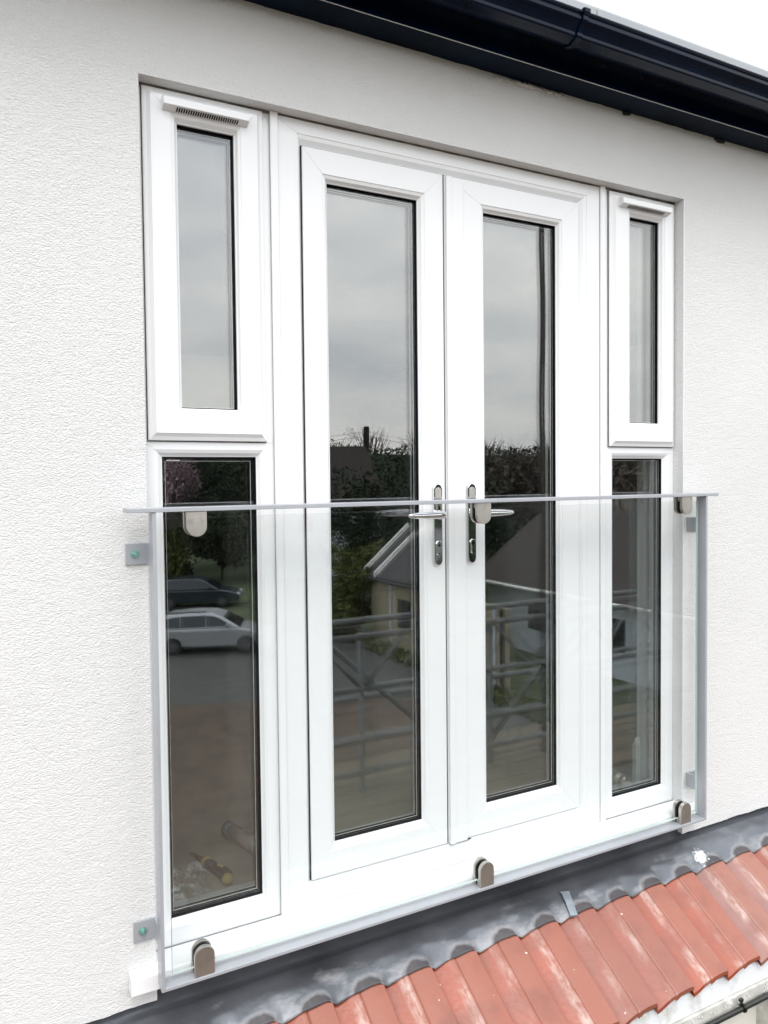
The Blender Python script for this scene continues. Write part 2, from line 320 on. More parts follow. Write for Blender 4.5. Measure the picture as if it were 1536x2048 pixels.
# ------------------------------------------------------------ french window unit
win = empty('french_window', (0, 0, 0), 'white french window with two doors and narrow side lights', 'french window')
YF, YB = .044, .114
def bay(outer, holes_bead, glass, name='frame'):
    bm = bmesh.new()
    g, b = glass, holes_bead
    ring(bm, [outer+(YB,), outer+(YF,), b+(YF,), (b[0]+(g[0]-b[0])*.45, b[1]-(b[1]-g[1])*.45, b[2]+(g[2]-b[2])*.45, b[3]-(b[3]-g[3])*.45, YF+.004),
              (g[0]-.003, g[1]+.003, g[2]-.003, g[3]+.003, YF+.012), g+(YF+.0135,), g+(YB,)])
    return link(name, bm, M['upvc'], win, bevel=.0005, seg=1)
def glazing(parent, g, y, e=.0058):
    """sealed unit set back behind the bead: black lining, two panes, spacer bar"""
    e0 = .0004; r = (g[0]+e0, g[1]-e0, g[2]+e0, g[3]-e0)
    bm = bmesh.new(); ring(bm, [r+(y-.0022,), (r[0]+.0012, r[1]-.0012, r[2]+.0012, r[3]-.0012, y-.0012), (r[0]+.0012, r[1]-.0012, r[2]+.0012, r[3]-.0012, y+.0048), inset(g, .0030, y+.0062), inset(g, .0034, y+.0078), r+(y+.0078,)], 0)
    link('gasket', bm, M['black'], parent)
    y += .008
    for yy in (y, y+.020):
        bm = bmesh.new(); box(bm, g[0]+.001, g[1]-.001, yy, yy+.004, g[2]+.001, g[3]-.001)
        link('glass_pane', bm, M['pane'], parent)
    bm = bmesh.new()
    ring(bm, [inset(g, .002, y+.0045), inset(g, e, y+.0045), inset(g, e, y+.0195), inset(g, .002, y+.0195)], 0)
    link('spacer_bar', bm, M['spacer'], parent)
    bm = bmesh.new()
    ring(bm, [inset(g, e, y+.0052), inset(g, e+.0011, y+.0052), inset(g, e+.0011, y+.0075), inset(g, e, y+.0075)], 0)
    link('spacer_trim', bm, M['silver'], parent)
def bead(g, l=.019, r=.017, b=.017, t=.017): return (g[0]-l, g[1]+r, g[2]-b, g[3]+t)

ZT, ZFB = .9822, -1.113
# lower halves of the side lights
gL = (.3487, .5881, -1.052, .1001); gR = (1.8346, 2.0674, -1.052, .1001)
bay((.3002, .6430, ZFB, .1360), bead(gL, .021, .016, .018, .018), gL); glazing(win, gL, .060, .0095)
bay((1.7740, 2.1095, ZFB, .1360), bead(gR, .018, .021, .018, .018), gR); glazing(win, gR, .060)
# upper halves: fixed outer frame, hidden mostly by the opening sash
for (xa, xb) in ((.3002, .6430), (1.7740, 2.1095)):
    bm = bmesh.new(); ring(bm, [(xa, xb, .1365, ZT, YB), (xa, xb, .1365, ZT, YF), (xa+.03, xb-.045, .165, ZT-.03, YF), (xa+.03, xb-.045, .165, ZT-.03, YB)])
    link('frame', bm, M['upvc'], win, bevel=.0005, seg=1)
# opening sashes
def sash(o, g, vent):
    s = empty('window_sash', (0, 0, 0), parent=win)
    bm = bmesh.new(); b = bead(g, .017, .014, .017, .021)
    ring(bm, [inset(o, 0, .0435), inset(o, 0, .0375), inset(o, .0015, .0355), inset(o, .010, .0325), inset(o, .0165, .0275), inset(o, .018, .0255), b+(.0255,), b+(.0268,),
              (b[0]+(g[0]-b[0])*.5, b[1]-(b[1]-g[1])*.5, b[2]+(g[2]-b[2])*.5, b[3]-(b[3]-g[3])*.5, .0300), (g[0]-.003, g[1]+.003, g[2]-.003, g[3]+.003, .0375), g+(.039,), g+(.095,), inset(o, .012, .095), inset(o, .012, .0435)])
    link('sash_frame', bm, M['upvc'], s, bevel=.0004, seg=1); glazing(s, g, .046, .0045)
    # trickle vent canopy
    va, vb = vent; zt = .957; z0 = .9300
    bm = bmesh.new(); prism_x(bm, [(.0254, zt-.002), (.009, zt-.004), (.0035, zt-.009), (.0028, z0+.0016), (.0045, z0+.0006), (.0254, z0-.0062)], va, vb)
    link('trickle_vent', bm, M['upvc'], s, bevel=.0006)
    bm = bmesh.new(); nn = 27; a, c = va+.034, vb-.028
    for i in range(nn):
        x = a+(c-a)*i/(nn-1); vs = box(bm, x-.0018, x+.0018, .0080, .0215, -.0003, .0003)
        for v in vs: v.co.z += z0+.0006-(v.co.y-.0045)*.3254
    link('vent_slot', bm, M['black'], s)
    # stay hinge, a dark line in the rebate
    boxo('rebate_seal', o[0]+.0015, o[1]-.0015, .0405, .0432, o[3]-.001, o[3]+.0015, M['black'], s)
    boxo('rebate_seal', o[0]-.0014, o[0]+.001, .0405, .0434, o[2]-.001, o[3], M['black'], s)
    boxo('rebate_seal', o[0]+.0015, o[1]-.0015, .0402, .0432, o[2]-.0018, o[2]+.001, M['black'], s)
    return s
sash((.3128, .6125, .1390, .9790), (.3955, .5370, .2185, .9045), (.3572, .5675))
sash((1.8022, 2.1040, .1395, .9760), (1.8946, 2.0326, .2195, .9050), (1.8318, 2.0550))
# mastic at the head and down the left jamb
bm = bmesh.new()
for i in range(200):
    x = X0+(X1-X0)*i/199; k = .5+.5*noise.noise(Vector((x*14, 0, 2)))
    if i < 199: box(bm, x, x+.0092, .040-.003*k, .046, ZT-.0010-.0022*k, ZO+.0005)
link('mastic_bead', bm, M['seal'], win)
boxo('mastic_bead', X0-.0002, X0+.0016, .034, .046, ZFB, ZT, M['seal'], win)
# centre bay frame round the doors
LO = (.7205, 1.6755, -1.0475, .9190)
bm = bmesh.new(); o = (.6435, 1.7735, ZFB, ZT); b = (.7085, 1.7065, -1.0535, .9450)
def lerp(a, c, t): return tuple(a[i]+(c[i]-a[i])*t for i in range(4))
ring(bm, [o+(YB,), o+(YF-.004,), b+(YF-.004,), b+(YF-.0025,), lerp(b, LO, .4)+(YF-.0005,), lerp(b, LO, .8)+(YF+.006,), LO+(YF+.008,), LO+(YB,)])
link('frame', bm, M['upvc'], win, bevel=.0005, seg=1)
# cover strips over the coupled joints
for xa in (.6325, 1.7625):
    bm = bmesh.new(); prism_z(bm, [(xa, .0402), (xa, .0350), (xa+.003, .0325), (xa+.0185, .0325), (xa+.0215, .0350), (xa+.0215, .0402)], -1.1185, ZO-.001)
    link('cover_strip', bm, M['upvc'], win, bevel=.0004, seg=1)
# the two doors
def handle(door, x, side):
    y = .0405; pl = bmesh.new(); pr = []; hw = .0148; zt, zb_ = .026, -.214
    for (cz, s) in ((zt-hw, 1), (zb_+hw, -1)):
        for i in range(13):
            a = PI*i/12; pr.append((x+hw*math.cos(a)*s, cz+hw*math.sin(a)*s))
    prism_y(pl, pr, y-.0095, y); hp = link('handle_plate', pl, M['chrome'], door, bevel=.0035, seg=3)
    # swivelling escutcheon cap at the top, euro cylinder and its guard below
    bm = bmesh.new(); prc = [(x+.0102*math.cos(PI*i/10), .0035+.0102*math.sin(PI*i/10)) for i in range(11)]+[(x-.0102, -.020), (x+.0102, -.020)]
    prism_y(bm, prc, y-.0105, y-.0093); link('screw_cover', bm, M['satin'], door, bevel=.0004)
    bm = bmesh.new(); tube(bm, (x, y-.0135, -.150), (x, y-.009, -.150), .0086, n=20); box(bm, x-.005, x+.005, y-.0135, y-.009, -.180, -.151)
    tube(bm, (x, y-.0135, -.181), (x, y-.009, -.181), .0050, n=16); link('lock_cylinder', bm, M['chrome'], door, smooth=False, bevel=.0006)
    bm = bmesh.new(); box(bm, x-.0009, x+.0009, y-.0139, y-.0136, -.157, -.145); link('keyhole', bm, M['black'], door)
    # lever: neck, boss and tapering grip
    z = -.064; s = side; bm = bmesh.new()
    pts = [((x, y-.009, z), .0125), ((x, y-.016, z), .0115), ((x, y-.022, z), .0085), ((x, y-.036, z), .0082), ((x+s*.003, y-.044, z), .0095), ((x+s*.012, y-.049, z), .0120), ((x+s*.03, y-.051, z), .0120),
           ((x+s*.060, y-.051, z), .0114), ((x+s*.090, y-.050, z), .0098), ((x+s*.112, y-.049, z), .0078), ((x+s*.121, y-.048, z), .0050), ((x+s*.1235, y-.0478, z), .0022)]
    prev = None; nn = 16
    for k, (p, r) in enumerate(pts):
        p = Vector(p); a = Vector(pts[max(0, k-1)][0]); c = Vector(pts[min(len(pts)-1, k+1)][0]); d = (c-a).normalized()
        up = Vector((0, 0, 1)); sd = d.cross(up).normalized()
        lp = [bm.verts.new(p+sd*math.cos(2*PI*i/nn)*r+up*math.sin(2*PI*i/nn)*r*(.98 if k > 4 else 1)) for i in range(nn)]
        if prev:
            for i in range(nn): bm.faces.new((prev[i], prev[(i+1) % nn], lp[(i+1) % nn], lp[i]))
        else: bm.faces.new(lp[::-1])
        prev = lp
    bm.faces.new(prev); link('lever_handle', bm, M['chrome'], door, smooth=True)
def door(o, g, bl, br):
    d = empty('french_door', (0, 0, 0), parent=win)
    bm = bmesh.new(); b = bead(g, bl, br, .017, .018); y0 = .0415
    ring(bm, [inset(o, .004, .108), inset(o, 0, .104), inset(o, 0, y0+.001), inset(o, .001, y0), b+(y0,), b+(y0+.0015,),
              (b[0]+(g[0]-b[0])*.5, b[1]-(b[1]-g[1])*.5, b[2]+(g[2]-b[2])*.5, b[3]-(b[3]-g[3])*.5, y0+.0045), (g[0]-.003, g[1]+.003, g[2]-.003, g[3]+.003, y0+.0125), g+(y0+.014,), g+(.108,)])
    link('door_frame', bm, M['upvc'], d, bevel=.0005, seg=1); glazing(d, g, .060)
    return d
dl = door((.7228, 1.1588, -1.0450, .9162), (.7978, 1.0792, -.9606, .8352), .018, .017); tag(dl, label='left door, its chrome lever pointing left')
dr = door((1.1640, 1.6735, -1.0450, .9162), (1.3105, 1.5905, -.9606, .8352), .018, .015); tag(dr, label='right door, its chrome lever pointing right')
for (xa, xb) in ((.7206, .7227), (1.1589, 1.1639), (1.6736, 1.6754)):
    boxo('rebate_seal', xa, xb, .0475, .05, -1.046, .918, M['black'], win)
boxo('rebate_seal', .7228, 1.6735, .0475, .05, .9163, .9188, M['black'], win)
handle(dl, 1.1290, -1); handle(dr, 1.2480, 1)
bm = bmesh.new(); prism_z(bm, [(1.1655, .0413), (1.1655, .0335), (1.1675, .0318), (1.1840, .0318), (1.1860, .0345), (1.2250, .0345), (1.2275, .0360), (1.2275, .0413)], -1.0470, .9120)
link('meeting_strip', bm, M['upvc'], dr, bevel=.0004, seg=1)
bm = bmesh.new(); box(bm, 1.1650, 1.2400, .0350, .0412, -1.0478, -1.0472); link('meeting_strip_gap', bm, M['black'], dr)
# maker's print on the spacer of the lower left pane and the date stamp on the sills of the others (too small to read)
bm = bmesh.new(); x = .3600
for k in range(9):
    ww = random.uniform(.0018, .0034); box(bm, x, x+ww, .0588, .0591, .0908, .0926); x += ww+.0012
link('glass_print', bm, M['silver'], win)
for (xa, xb) in ((.3004, .6320), (.6545, 1.7620), (1.7845, 2.1090)):
    boxo('seam_seal', xa, xb, .0400, .0434, ZFB-.0012, ZFB+.0004, M['seam'], win)
for xe in (.6318, .6547, 1.7618, 1.7847):
    boxo('seam_seal', xe-.0004, xe+.0004, .0392, .0399, ZFB+.001, ZT-.002, M['seam'], win)
# sill
bm = bmesh.new(); prism_x(bm, [(.113, -1.1135), (.0435, -1.1135), (-.031, -1.1175), (-.035, -1.120), (-.036, -1.124), (-.036, -1.1595), (-.0335, -1.1615), (-.027, -1.1615), (-.027, -1.150), (.113, -1.150)], .3000, 2.1095)
sill = link('sill', bm, M['upvc'], win, bevel=.0008)
bm = bmesh.new()
for (a, b_) in ((.2345, .2998), (2.1097, 2.1700)):
    prism_x(bm, [(-.0005, -1.1160), (-.031, -1.1180), (-.035, -1.1205), (-.036, -1.124), (-.036, -1.1595), (-.034, -1.1615), (-.0005, -1.1615)], a, b_)
link('sill_horn', bm, M['upvc'], win, bevel=.0014)

# ------------------------------------------------------------ juliet balcony
jb = empty('juliet_balcony', (0, 0, 0), 'glass juliet balcony in a grey flat bar frame across the french window', 'balcony')
YA, YC_ = -.0823, -.0425
ZP = -1.1418
boxo('top_rail', .2380, 2.1850, YA-.003, YC_+.006, -.0300, -.0198, M['alu'], jb, bevel=.0012)
boxo('bottom_rail', .3026, 2.1250, YA, YC_, ZP, ZP+.0080, M['alu'], jb, bevel=.0009)
for xa in (.2944, 2.1251):
    boxo('post', xa, xa+.0081, YA, YC_, ZP, -.0303, M['alu'], jb, bevel=.0009)
bm = bmesh.new(); box(bm, .3234, 2.1060, -.0643, -.0563, -1.1168, -.0455)
for f in bm.faces:
    nrm = f.normal if f.normal.length else None
bm.normal_update()
for f in bm.faces: f.material_index = 0 if abs(f.normal.y) > .5 else 1
link('glass_panel', bm, [M['rail_glass'], M['glass_edge']], jb)
def clamp(x0, top):
    w_ = .0472; h = .0595 if top else .0705; r = w_/2
    c = empty('glass_clamp', (0, 0, 0), parent=jb)
    def prof(gr=0):
        pr = []; rr = r-gr
        if top:
            zt, zc = -.0302, -.0302-h+r
            pr = [(x0+r-rr, zt), (x0+r+rr, zt)]+[(x0+r+rr*math.cos(-PI*i/18), zc+rr*math.sin(-PI*i/18)) for i in range(19)]
        else:
            zt, zc = ZP+.0082, ZP+.0082+h-r
            pr = [(x0+r-rr, zt), (x0+r+rr, zt)]+[(x0+r+rr*math.cos(PI*i/18), zc+rr*math.sin(PI*i/18)) for i in range(19)]
        return pr
    bm = bmesh.new(); prism_y(bm, prof(), -.0800, -.0680); link('clamp_plate', bm, M['satin'], c, bevel=.0010)
    bm = bmesh.new(); prism_y(bm, prof(), -.0526, -.0430); link('clamp_plate', bm, M['satin'], c, bevel=.0010)
    bm = bmesh.new(); prism_y(bm, prof(.0035), -.0679, -.0644); prism_y(bm, prof(.0035), -.0562, -.0527); link('rubber_pad', bm, M['rubber'], c)
    bm = bmesh.new()
    if top: box(bm, x0+.004, x0+w_-.004, -.0679, -.0527, -.0450, -.0303)
    else: box(bm, x0+.004, x0+w_-.004, -.0679, -.0527, ZP+.0083, ZP+.0240)
    link('clamp_body', bm, M['satin'], c)
for x in (.3725, 1.1885, 2.0140): clamp(x, True)
for x in (.3725, 1.1915, 2.0120): clamp(x, False)
for (side, x0) in ((-1, .3010), (1, 2.1265)):
    for zc in (-.1290, -1.0270):
        br = empty('wall_bracket', (0, 0, 0), parent=jb); h = .0250
        xe = x0-.0535 if side < 0 else x0+.0535
        bm = bmesh.new()
        prism_z(bm, [(xe, 0-.0006), (xe, -.0058), (x0-side*-.0058 if side > 0 else x0-.0058, -.0058), (x0-.0058 if side < 0 else x0+.0058, YC_), (x0, YC_), (x0, -.0006)], zc-h, zc+h)
        link('bracket_plate', bm, M['alu'], br, bevel=.0009)
        xb_ = x0+side*.0330
        bm = bmesh.new(); tube(bm, (xb_, -.0072, zc), (xb_, -.0058, zc), .0100, n=24); link('washer', bm, M['zinc'], br)
        bm = bmesh.new(); tube(bm, (xb_, -.0135, zc), (xb_, -.0073, zc), .0068, .0064, n=6); tube(bm, (xb_, -.0165, zc), (xb_, -.0136, zc), .0036, .0033, n=14); link('bolt', bm, M['zinc'], br, bevel=.0006)

# ------------------------------------------------------------ lead flashing and tiled lean-to roof
SL = .593; ZR = -1.245
def rz(y): return ZR+SL*y
PER = .1485; PH = 1.165
def prof_h(u):        # roll profile, 0 on the plateau, negative in the channel; sharp drop at u=0/1
    if u < .50:
        t = u/.50; return -.0190+.0190*(t*t*(3-2*t))**.9
    if u < .54: return -.0034*math.sin(PI*(u-.50)/.04)
    t = (u-.54)/.46; return .0038*math.sin(PI*t*.80)
def hx(x):
    u = ((x-PH)/PER) % 1.0
    return prof_h(u)
YL, YE = -.0945, -.3460
lead = bmesh.new()
LX0, LX1 = -1.4, 4.3; nx = 1150; rows = [(.027, None), (.024, None)]+[(-.004-.0905*j/16, j/16) for j in range(17)]
grid = []
for ri, (y, t) in enumerate(rows):
    row = []
    for i in range(nx+1):
        x = LX0+(LX1-LX0)*i/nx
        if ri == 0: p = (x, .0285, -1.135)
        elif ri == 1: p = (x, .020, -1.238)
        else:
            wv = .0035*noise.noise(Vector((x*4, y*14, 0)))+.0016*noise.noise(Vector((x*15, y*40, 4)))
            k = max(0, (t-.45)/.55); k = k*k*(3-2*k)
            hh = hx(x); # dressed lead rounds the drop off
            sm = sum(hx(x+d) for d in (-.010, -.005, 0, .005, .010))/5
            yy = y+(-.002*noise.noise(Vector((x*22, 7, 0))) if t == 1 else 0)
            p = (x, yy, rz(yy)+.0045+wv*(1-k*.6)+k*(sm*.75)+(1-k)*.004)
        row.append(lead.verts.new(p))
    grid.append(row)
for j in range(len(grid)-1):
    for i in range(nx): lead.faces.new((grid[j][i], grid[j+1][i], grid[j+1][i+1], grid[j][i+1]))
ld = link('lead_flashing', lead, M['lead'], smooth=True); tag(ld, 'dark grey lead flashing dressed over the top of the red tiles', 'flashing')
sol = ld.modifiers.new('thick', 'SOLIDIFY'); sol.thickness = .0022; sol.offset = -1
# thumb-rubbed dark oil marks on each roll: real thin smears lying on the lead
def lead_z(x, y):
    t = (-.004-y)/.0905; k = max(0, min(1, (t-.45)/.55)); k = k*k*(3-2*k)
    wv = .0035*noise.noise(Vector((x*4, y*14, 0)))+.0016*noise.noise(Vector((x*15, y*40, 4)))
    sm = sum(hx(x+d) for d in (-.010, -.005, 0, .005, .010))/5
    return rz(y)+.0045+wv*(1-k*.6)+k*(sm*.75)+(1-k)*.004
# scratches and the lap clip
bm = bmesh.new()
def lp(x, y, h): return (x, y, lead_z(x, y)+h)
cl = [(1.522, -.040), (1.553, -.046), (1.534, -.099), (1.508, -.093)]
V = [bm.verts.new((x, y, lead_z(x, y)+.006)) for x, y in ((1.523, -.040), (1.551, -.046), (1.543, -.074), (1.533, -.1045), (1.509, -.0985), (1.518, -.067))]
W = [bm.verts.new(v.co+Vector((0, -.0005, .0045))) for v in V]
nV = len(V); bm.faces.new(W)
for i in range(nV): bm.faces.new((V[i], V[(i+1) % nV], W[(i+1) % nV], W[i]))
V = [bm.verts.new((x, y, lead_z(x, y)+.0092)) for x, y in ((1.521, -.038), (1.553, -.045), (1.545, -.058), (1.538, -.063), (1.524, -.055))]
W = [bm.verts.new(v.co+Vector((0, -.0004, .0028))) for v in V]; bm.faces.new(W)
nV = len(V)
for i in range(nV): bm.faces.new((V[i], V[(i+1) % nV], W[(i+1) % nV], W[i]))
link('lead_clip', bm, M['clip'], ld, bevel=.0006)
for (x, y, x2, y2) in ((1.532, -.006, 1.530, -.038), (.92, -.06, .935, -.078), (2.43, -.015, 2.42, -.045), (1.36, -.06, 1.42, -.085), (1.95, -.02, 1.985, -.028)):
    a = Vector((x, y, lead_z(x, y)+.001)); b_ = Vector((x2, y2, lead_z(x2, y2)+.001)); bm = bmesh.new(); tube(bm, a, b_, .0006, n=5); link('scratch', bm, M['silver'], ld)
# ragged sheet lap joints
for xx in (1.50, 3.0, .05):
    bm = bmesh.new(); pr = [(lead_z(xx, -.004-.09*j/12), -.004-.09*j/12) for j in range(13)]
    A = [bm.verts.new((xx+.01*math.sin(j*.2), y, z+.0004)) for j, (z, y) in enumerate(pr)]; B = [bm.verts.new((xx+.05+.01*math.sin(j*.2), y, z+.0022)) for j, (z, y) in enumerate(pr)]
    for j in range(12): bm.faces.new((A[j], A[j+1], B[j+1], B[j]))
    link('lead_lap', bm, M['lead'], ld, smooth=True)

roof = empty('tiled_lean_to_roof', (0, -.2, ZR), 'red terracotta tiled lean-to roof under the lead flashing', 'roof')
def tile_mesh(name, mt):
    bm = bmesh.new(); us = [0, .02, .05, .09, .14, .2, .26, .32, .38, .44, .49, .505, .52, .535, .55, .58, .66, .76, .86, .94, .985, 1.0]
    pts = []
    for r in range(2):
        for u in us:
            h = prof_h(min(u, .99999))
            if u >= 1: h = prof_h(.99)-.003
            pts.append(((r+u)*PER, h, u))
    ys = [-.02, -.09, -.16, -.23, -.30, YE+.006, YE+.001]
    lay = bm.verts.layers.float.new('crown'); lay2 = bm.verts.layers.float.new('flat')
    G = []
    for yi, y in enumerate(ys):
        dz = -.0015 if yi == len(ys)-1 else 0
        row = []
        for x, h, u in pts:
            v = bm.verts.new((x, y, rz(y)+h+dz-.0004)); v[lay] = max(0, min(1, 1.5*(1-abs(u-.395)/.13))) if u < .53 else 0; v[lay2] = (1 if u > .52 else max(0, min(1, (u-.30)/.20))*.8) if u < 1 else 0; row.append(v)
        G.append(row)
    n_ = len(pts)
    for j in range(len(G)-1):
        for i in range(n_-1): bm.faces.new((G[j][i], G[j+1][i], G[j+1][i+1], G[j][i+1]))
    # thickness: front lip and underside
    F2 = [bm.verts.new((x, YE+.0015, rz(YE)+h-.0130-(.0045 if .51 < u < .62 else 0))) for x, h, u in pts]
    Bk = [bm.verts.new((x, -.02, rz(-.02)+h-.014)) for x, h, u in pts]
    for i in range(n_-1):
        bm.faces.new((G[-1][i], F2[i], F2[i+1], G[-1][i+1])); bm.faces.new((F2[i], Bk[i], Bk[i+1], F2[i+1])); bm.faces.new((Bk[i], G[0][i], G[0][i+1], Bk[i+1]))
    bmesh.ops.recalc_face_normals(bm, faces=bm.faces)
    me = bpy.data.meshes.new(name); bm.to_mesh(me); bm.free(); me.materials.append(mt)
    return me
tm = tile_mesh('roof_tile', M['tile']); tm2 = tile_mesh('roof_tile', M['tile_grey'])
for k in range(-8, 10):
    x = PH+k*2*PER
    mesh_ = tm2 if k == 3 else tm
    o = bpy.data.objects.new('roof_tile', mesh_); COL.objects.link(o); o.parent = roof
    o.location = (x+.0006, random.uniform(-.0015, .0015)+.2, random.uniform(-.0006, .0006)-ZR); o.rotation_euler = (0, 0, 0)
    if k == 3: o['label'] = 'tile greyed by cement splashes'
bm = bmesh.new(); box(bm, -1.25, 4.1, -.330, -.310, -1.545, -1.478); f = link('fascia_board', bm, M['paint'], roof, bevel=.002); f.location = (0, .2, -ZR)
bm = bmesh.new(); prism_x(bm, [(-.331, -1.546), (-.3365, -1.549), (-.3385, -1.580), (-.310, -1.580), (-.310, -1.546)], -1.25, 4.1); f = link('fascia_trim', bm, M['ledge'], roof, bevel=.001); f.location = (0, .2, -ZR)
bm = bmesh.new()
for i in range(70):
    x = random.uniform(1.2, 2.6); y = -.3395; z = random.uniform(-1.57, -1.552); r = random.uniform(.001, .0032)
    v = bmesh.ops.create_icosphere(bm, subdivisions=1, radius=r)['verts']
    for q in v: q.co = q.co+Vector((x, y, z))
f = link('mortar_splash', bm, M['render'], roof, smooth=True); f.location = (0, .2, -ZR)
bm = bmesh.new(); box(bm, -1.25, 4.1, -.31, .02, -1.56, -1.548); f = link('soffit', bm, M['paint'], roof); f.location = (0, .2, -ZR)
lw = boxo('lower_wall', -1.2, 4.05, -.30, .029, -6.3, -1.562, M['lower_render']); tag(lw, 'cream roughcast ground floor wall below the tiled roof', 'wall')
cable = empty('black_cable_pipe', (1.8, -.35, -1.575), 'thin black pipe clipped along the fascia under the tiles', 'pipe')
def loc_child(o, e): o.location = tuple(-c for c in e.location); return o
bm = bmesh.new(); tube(bm, (-1.2, -.352, -1.580), (4.1, -.352, -1.580), .0085, n=14); loc_child(link('pipe_run', bm, M['pipe'], cable, smooth=True), cable)
for x in (1.0, 1.967, 2.9):
    bm = bmesh.new()
    for i in range(12):
        a = 2*PI*i/12; b_ = 2*PI*(i+1)/12
        tube(bm, (x, -.352+.0105*math.cos(a), -1.580+.0105*math.sin(a)), (x, -.352+.0105*math.cos(b_), -1.580+.0105*math.sin(b_)), .0035, n=6)
    tube(bm, (x-.006, -.352, -1.568), (x-.010, -.352, -1.553), .0042, n=8); box(bm, x-.016, x-.003, -.3560, -.3480, -1.556, -1.548)
    loc_child(link('pipe_clip', bm, M['pipe'], cable), cable)
dp = empty('downpipe', (2.36, -.36, -4), 'grey downpipe on the lower wall under the tiled roof', 'pipe')
bm = bmesh.new(); box(bm, 2.10, 2.118, -.36, -.3005, -6.3, -1.60); loc_child(link('pipe_run', bm, M['ledge'], dp), dp)

# ------------------------------------------------------------ eaves: soffit, fascia, gutter, flat roof trim
ev = empty('roof_eaves', (0, -.1, 1.22), 'black soffit and fascia under the grey flat roof edge', 'roof')
def evp(name, bm, mt, **k): o = link(name, bm, mt, ev, **k); o.location = (0, .1, -1.22); return o
bm = bmesh.new()
ns = 500; A = []; B = []; Cc = []
for i in range(ns+1):
    x = -5.5+13*i/ns; A.append(bm.verts.new((x, .0, 1.2200+.0018*noise.noise(Vector((x*20, 0, 0)))))); Cc.append(bm.verts.new((x, -.045, 1.2195+.0016*noise.noise(Vector((x*2.2, 3, 0)))))); B.append(bm.verts.new((x, -.0885, 1.2200)))
for i in range(ns): bm.faces.new((A[i], A[i+1], Cc[i+1], Cc[i])); bm.faces.new((Cc[i], Cc[i+1], B[i+1], B[i]))
evp('soffit_board', bm, M['soffit'], smooth=True)
bm = bmesh.new(); prism_x(bm, [(-.0888, 1.2190), (-.0900, 1.2172), (-.0945, 1.2172), (-.0960, 1.2190), (-.0960, 1.345), (-.0888, 1.345)], -5.5, 7.5); evp('fascia_board', bm, M['gutter'], bevel=.0006)
bm = bmesh.new(); box(bm, -5.5, 7.5, -.0957, -.0945, 1.2158, 1.2171); evp('fascia_edge_glint', bm, M['silver'])  # pale strip painted in for the light caught along the fascia's lower edge
bm = bmesh.new(); box(bm, -5.5, 1.5195, -.205, .6, 1.306, 1.3600); box(bm, 1.5212, 7.5, -.205, .6, 1.306, 1.3600); evp('roof_trim', bm, M['trim'], bevel=.006)
bm = bmesh.new(); box(bm, -5.5, 7.5, -.19, 7.0, 1.3605, 1.3700); evp('flat_roof', bm, M['trim'])
gt = empty('gutter', (0, -.17, 1.24), 'glossy black plastic roof gutter above the window', 'gutter')
gp = [(-.1500, 1.302), (-.1520, 1.268), (-.1580, 1.252), (-.1680, 1.2445), (-.1890, 1.2400), (-.1925, 1.2375), (-.2180, 1.2450), (-.2205, 1.2490), (-.2215, 1.2560), (-.2260, 1.2640), (-.2340, 1.2720), (-.2420, 1.2770), (-.2445, 1.2800), (-.2450, 1.2890), (-.2470, 1.2935), (-.2510, 1.2950), (-.2520, 1.2990), (-.2480, 1.3020), (-.2420, 1.3010)]
inner = [(y+.0022 if y < -.16 else y-.0022, z+.0025) for y, z in gp][::-1]
bm = bmesh.new(); prism_x(bm, gp+inner, -5.5, 7.5); o = link('gutter_trough', bm, M['gutter'], gt, bevel=.0008); o.location = (0, .17, -1.24)
for xc in (1.436, -.9, 4.0):
    bm = bmesh.new(); off = [(y-.0035 if y < -.2 else y, z-.0032 if y > -.2 else z-.001) for y, z in gp]
    off = off[:-3]+[(-.2560, 1.2960), (-.2570, 1.3035), (-.2500, 1.3070), (-.2410, 1.3060)]
    A = [bm.verts.new((xc-.009, y, z)) for y, z in off]; B = [bm.verts.new((xc+.009, y, z)) for y, z in off]
    for i in range(len(off)-1): bm.faces.new((A[i], A[i+1], B[i+1], B[i]))
    o = link('gutter_clip', bm, M['gutter'], gt, bevel=0); o.location = (0, .17, -1.24)
    s_ = o.modifiers.new('s', 'SOLIDIFY'); s_.thickness = .004; s_.offset = 0
# specks of mortar caught on the gutter and soffit
bm = bmesh.new()
for i in range(26):
    x = 1.05+random.gauss(0, .03); y = -.243+random.uniform(-.002, .001); z = 1.285+random.uniform(-.006, .008); r = random.uniform(.0006, .002)
    v = bmesh.ops.create_icosphere(bm, subdivisions=1, radius=r)['verts']
    for q in v: q.co = q.co+Vector((x, y, z))
o = link('mortar_splash', bm, M['render'], gt, smooth=True); o.location = (0, .17, -1.24)

# ------------------------------------------------------------ the room behind the glass
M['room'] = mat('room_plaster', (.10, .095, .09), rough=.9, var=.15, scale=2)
M['ply'] = mat('floor_board', (.38, .36, .30), rough=.85, var=.07, scale=5, stretch=(1, 3, 1))
M['plaster'] = mat('white_plaster', (.62, .65, .62), rough=.8, var=.05)
fl = boxo('room_floor', -2.5, 5.0, .1145, 5.0, -1.16, -1.112, M['ply']); tag(fl, kind='structure')
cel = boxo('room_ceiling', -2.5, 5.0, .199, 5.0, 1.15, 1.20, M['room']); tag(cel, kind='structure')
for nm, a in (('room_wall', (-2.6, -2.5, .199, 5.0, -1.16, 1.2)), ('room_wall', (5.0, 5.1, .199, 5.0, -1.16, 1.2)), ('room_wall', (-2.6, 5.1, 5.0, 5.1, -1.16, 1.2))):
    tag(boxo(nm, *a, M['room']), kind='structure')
rev = bmesh.new(); box(rev, 2.100, 2.1098, .1145, .200, -1.112, ZO-.002); box(rev, .3000, .3060, .1145, .199, -1.112, ZO-.002)
o = link('window_reveal', rev, M['plaster']); tag(o, kind='structure')
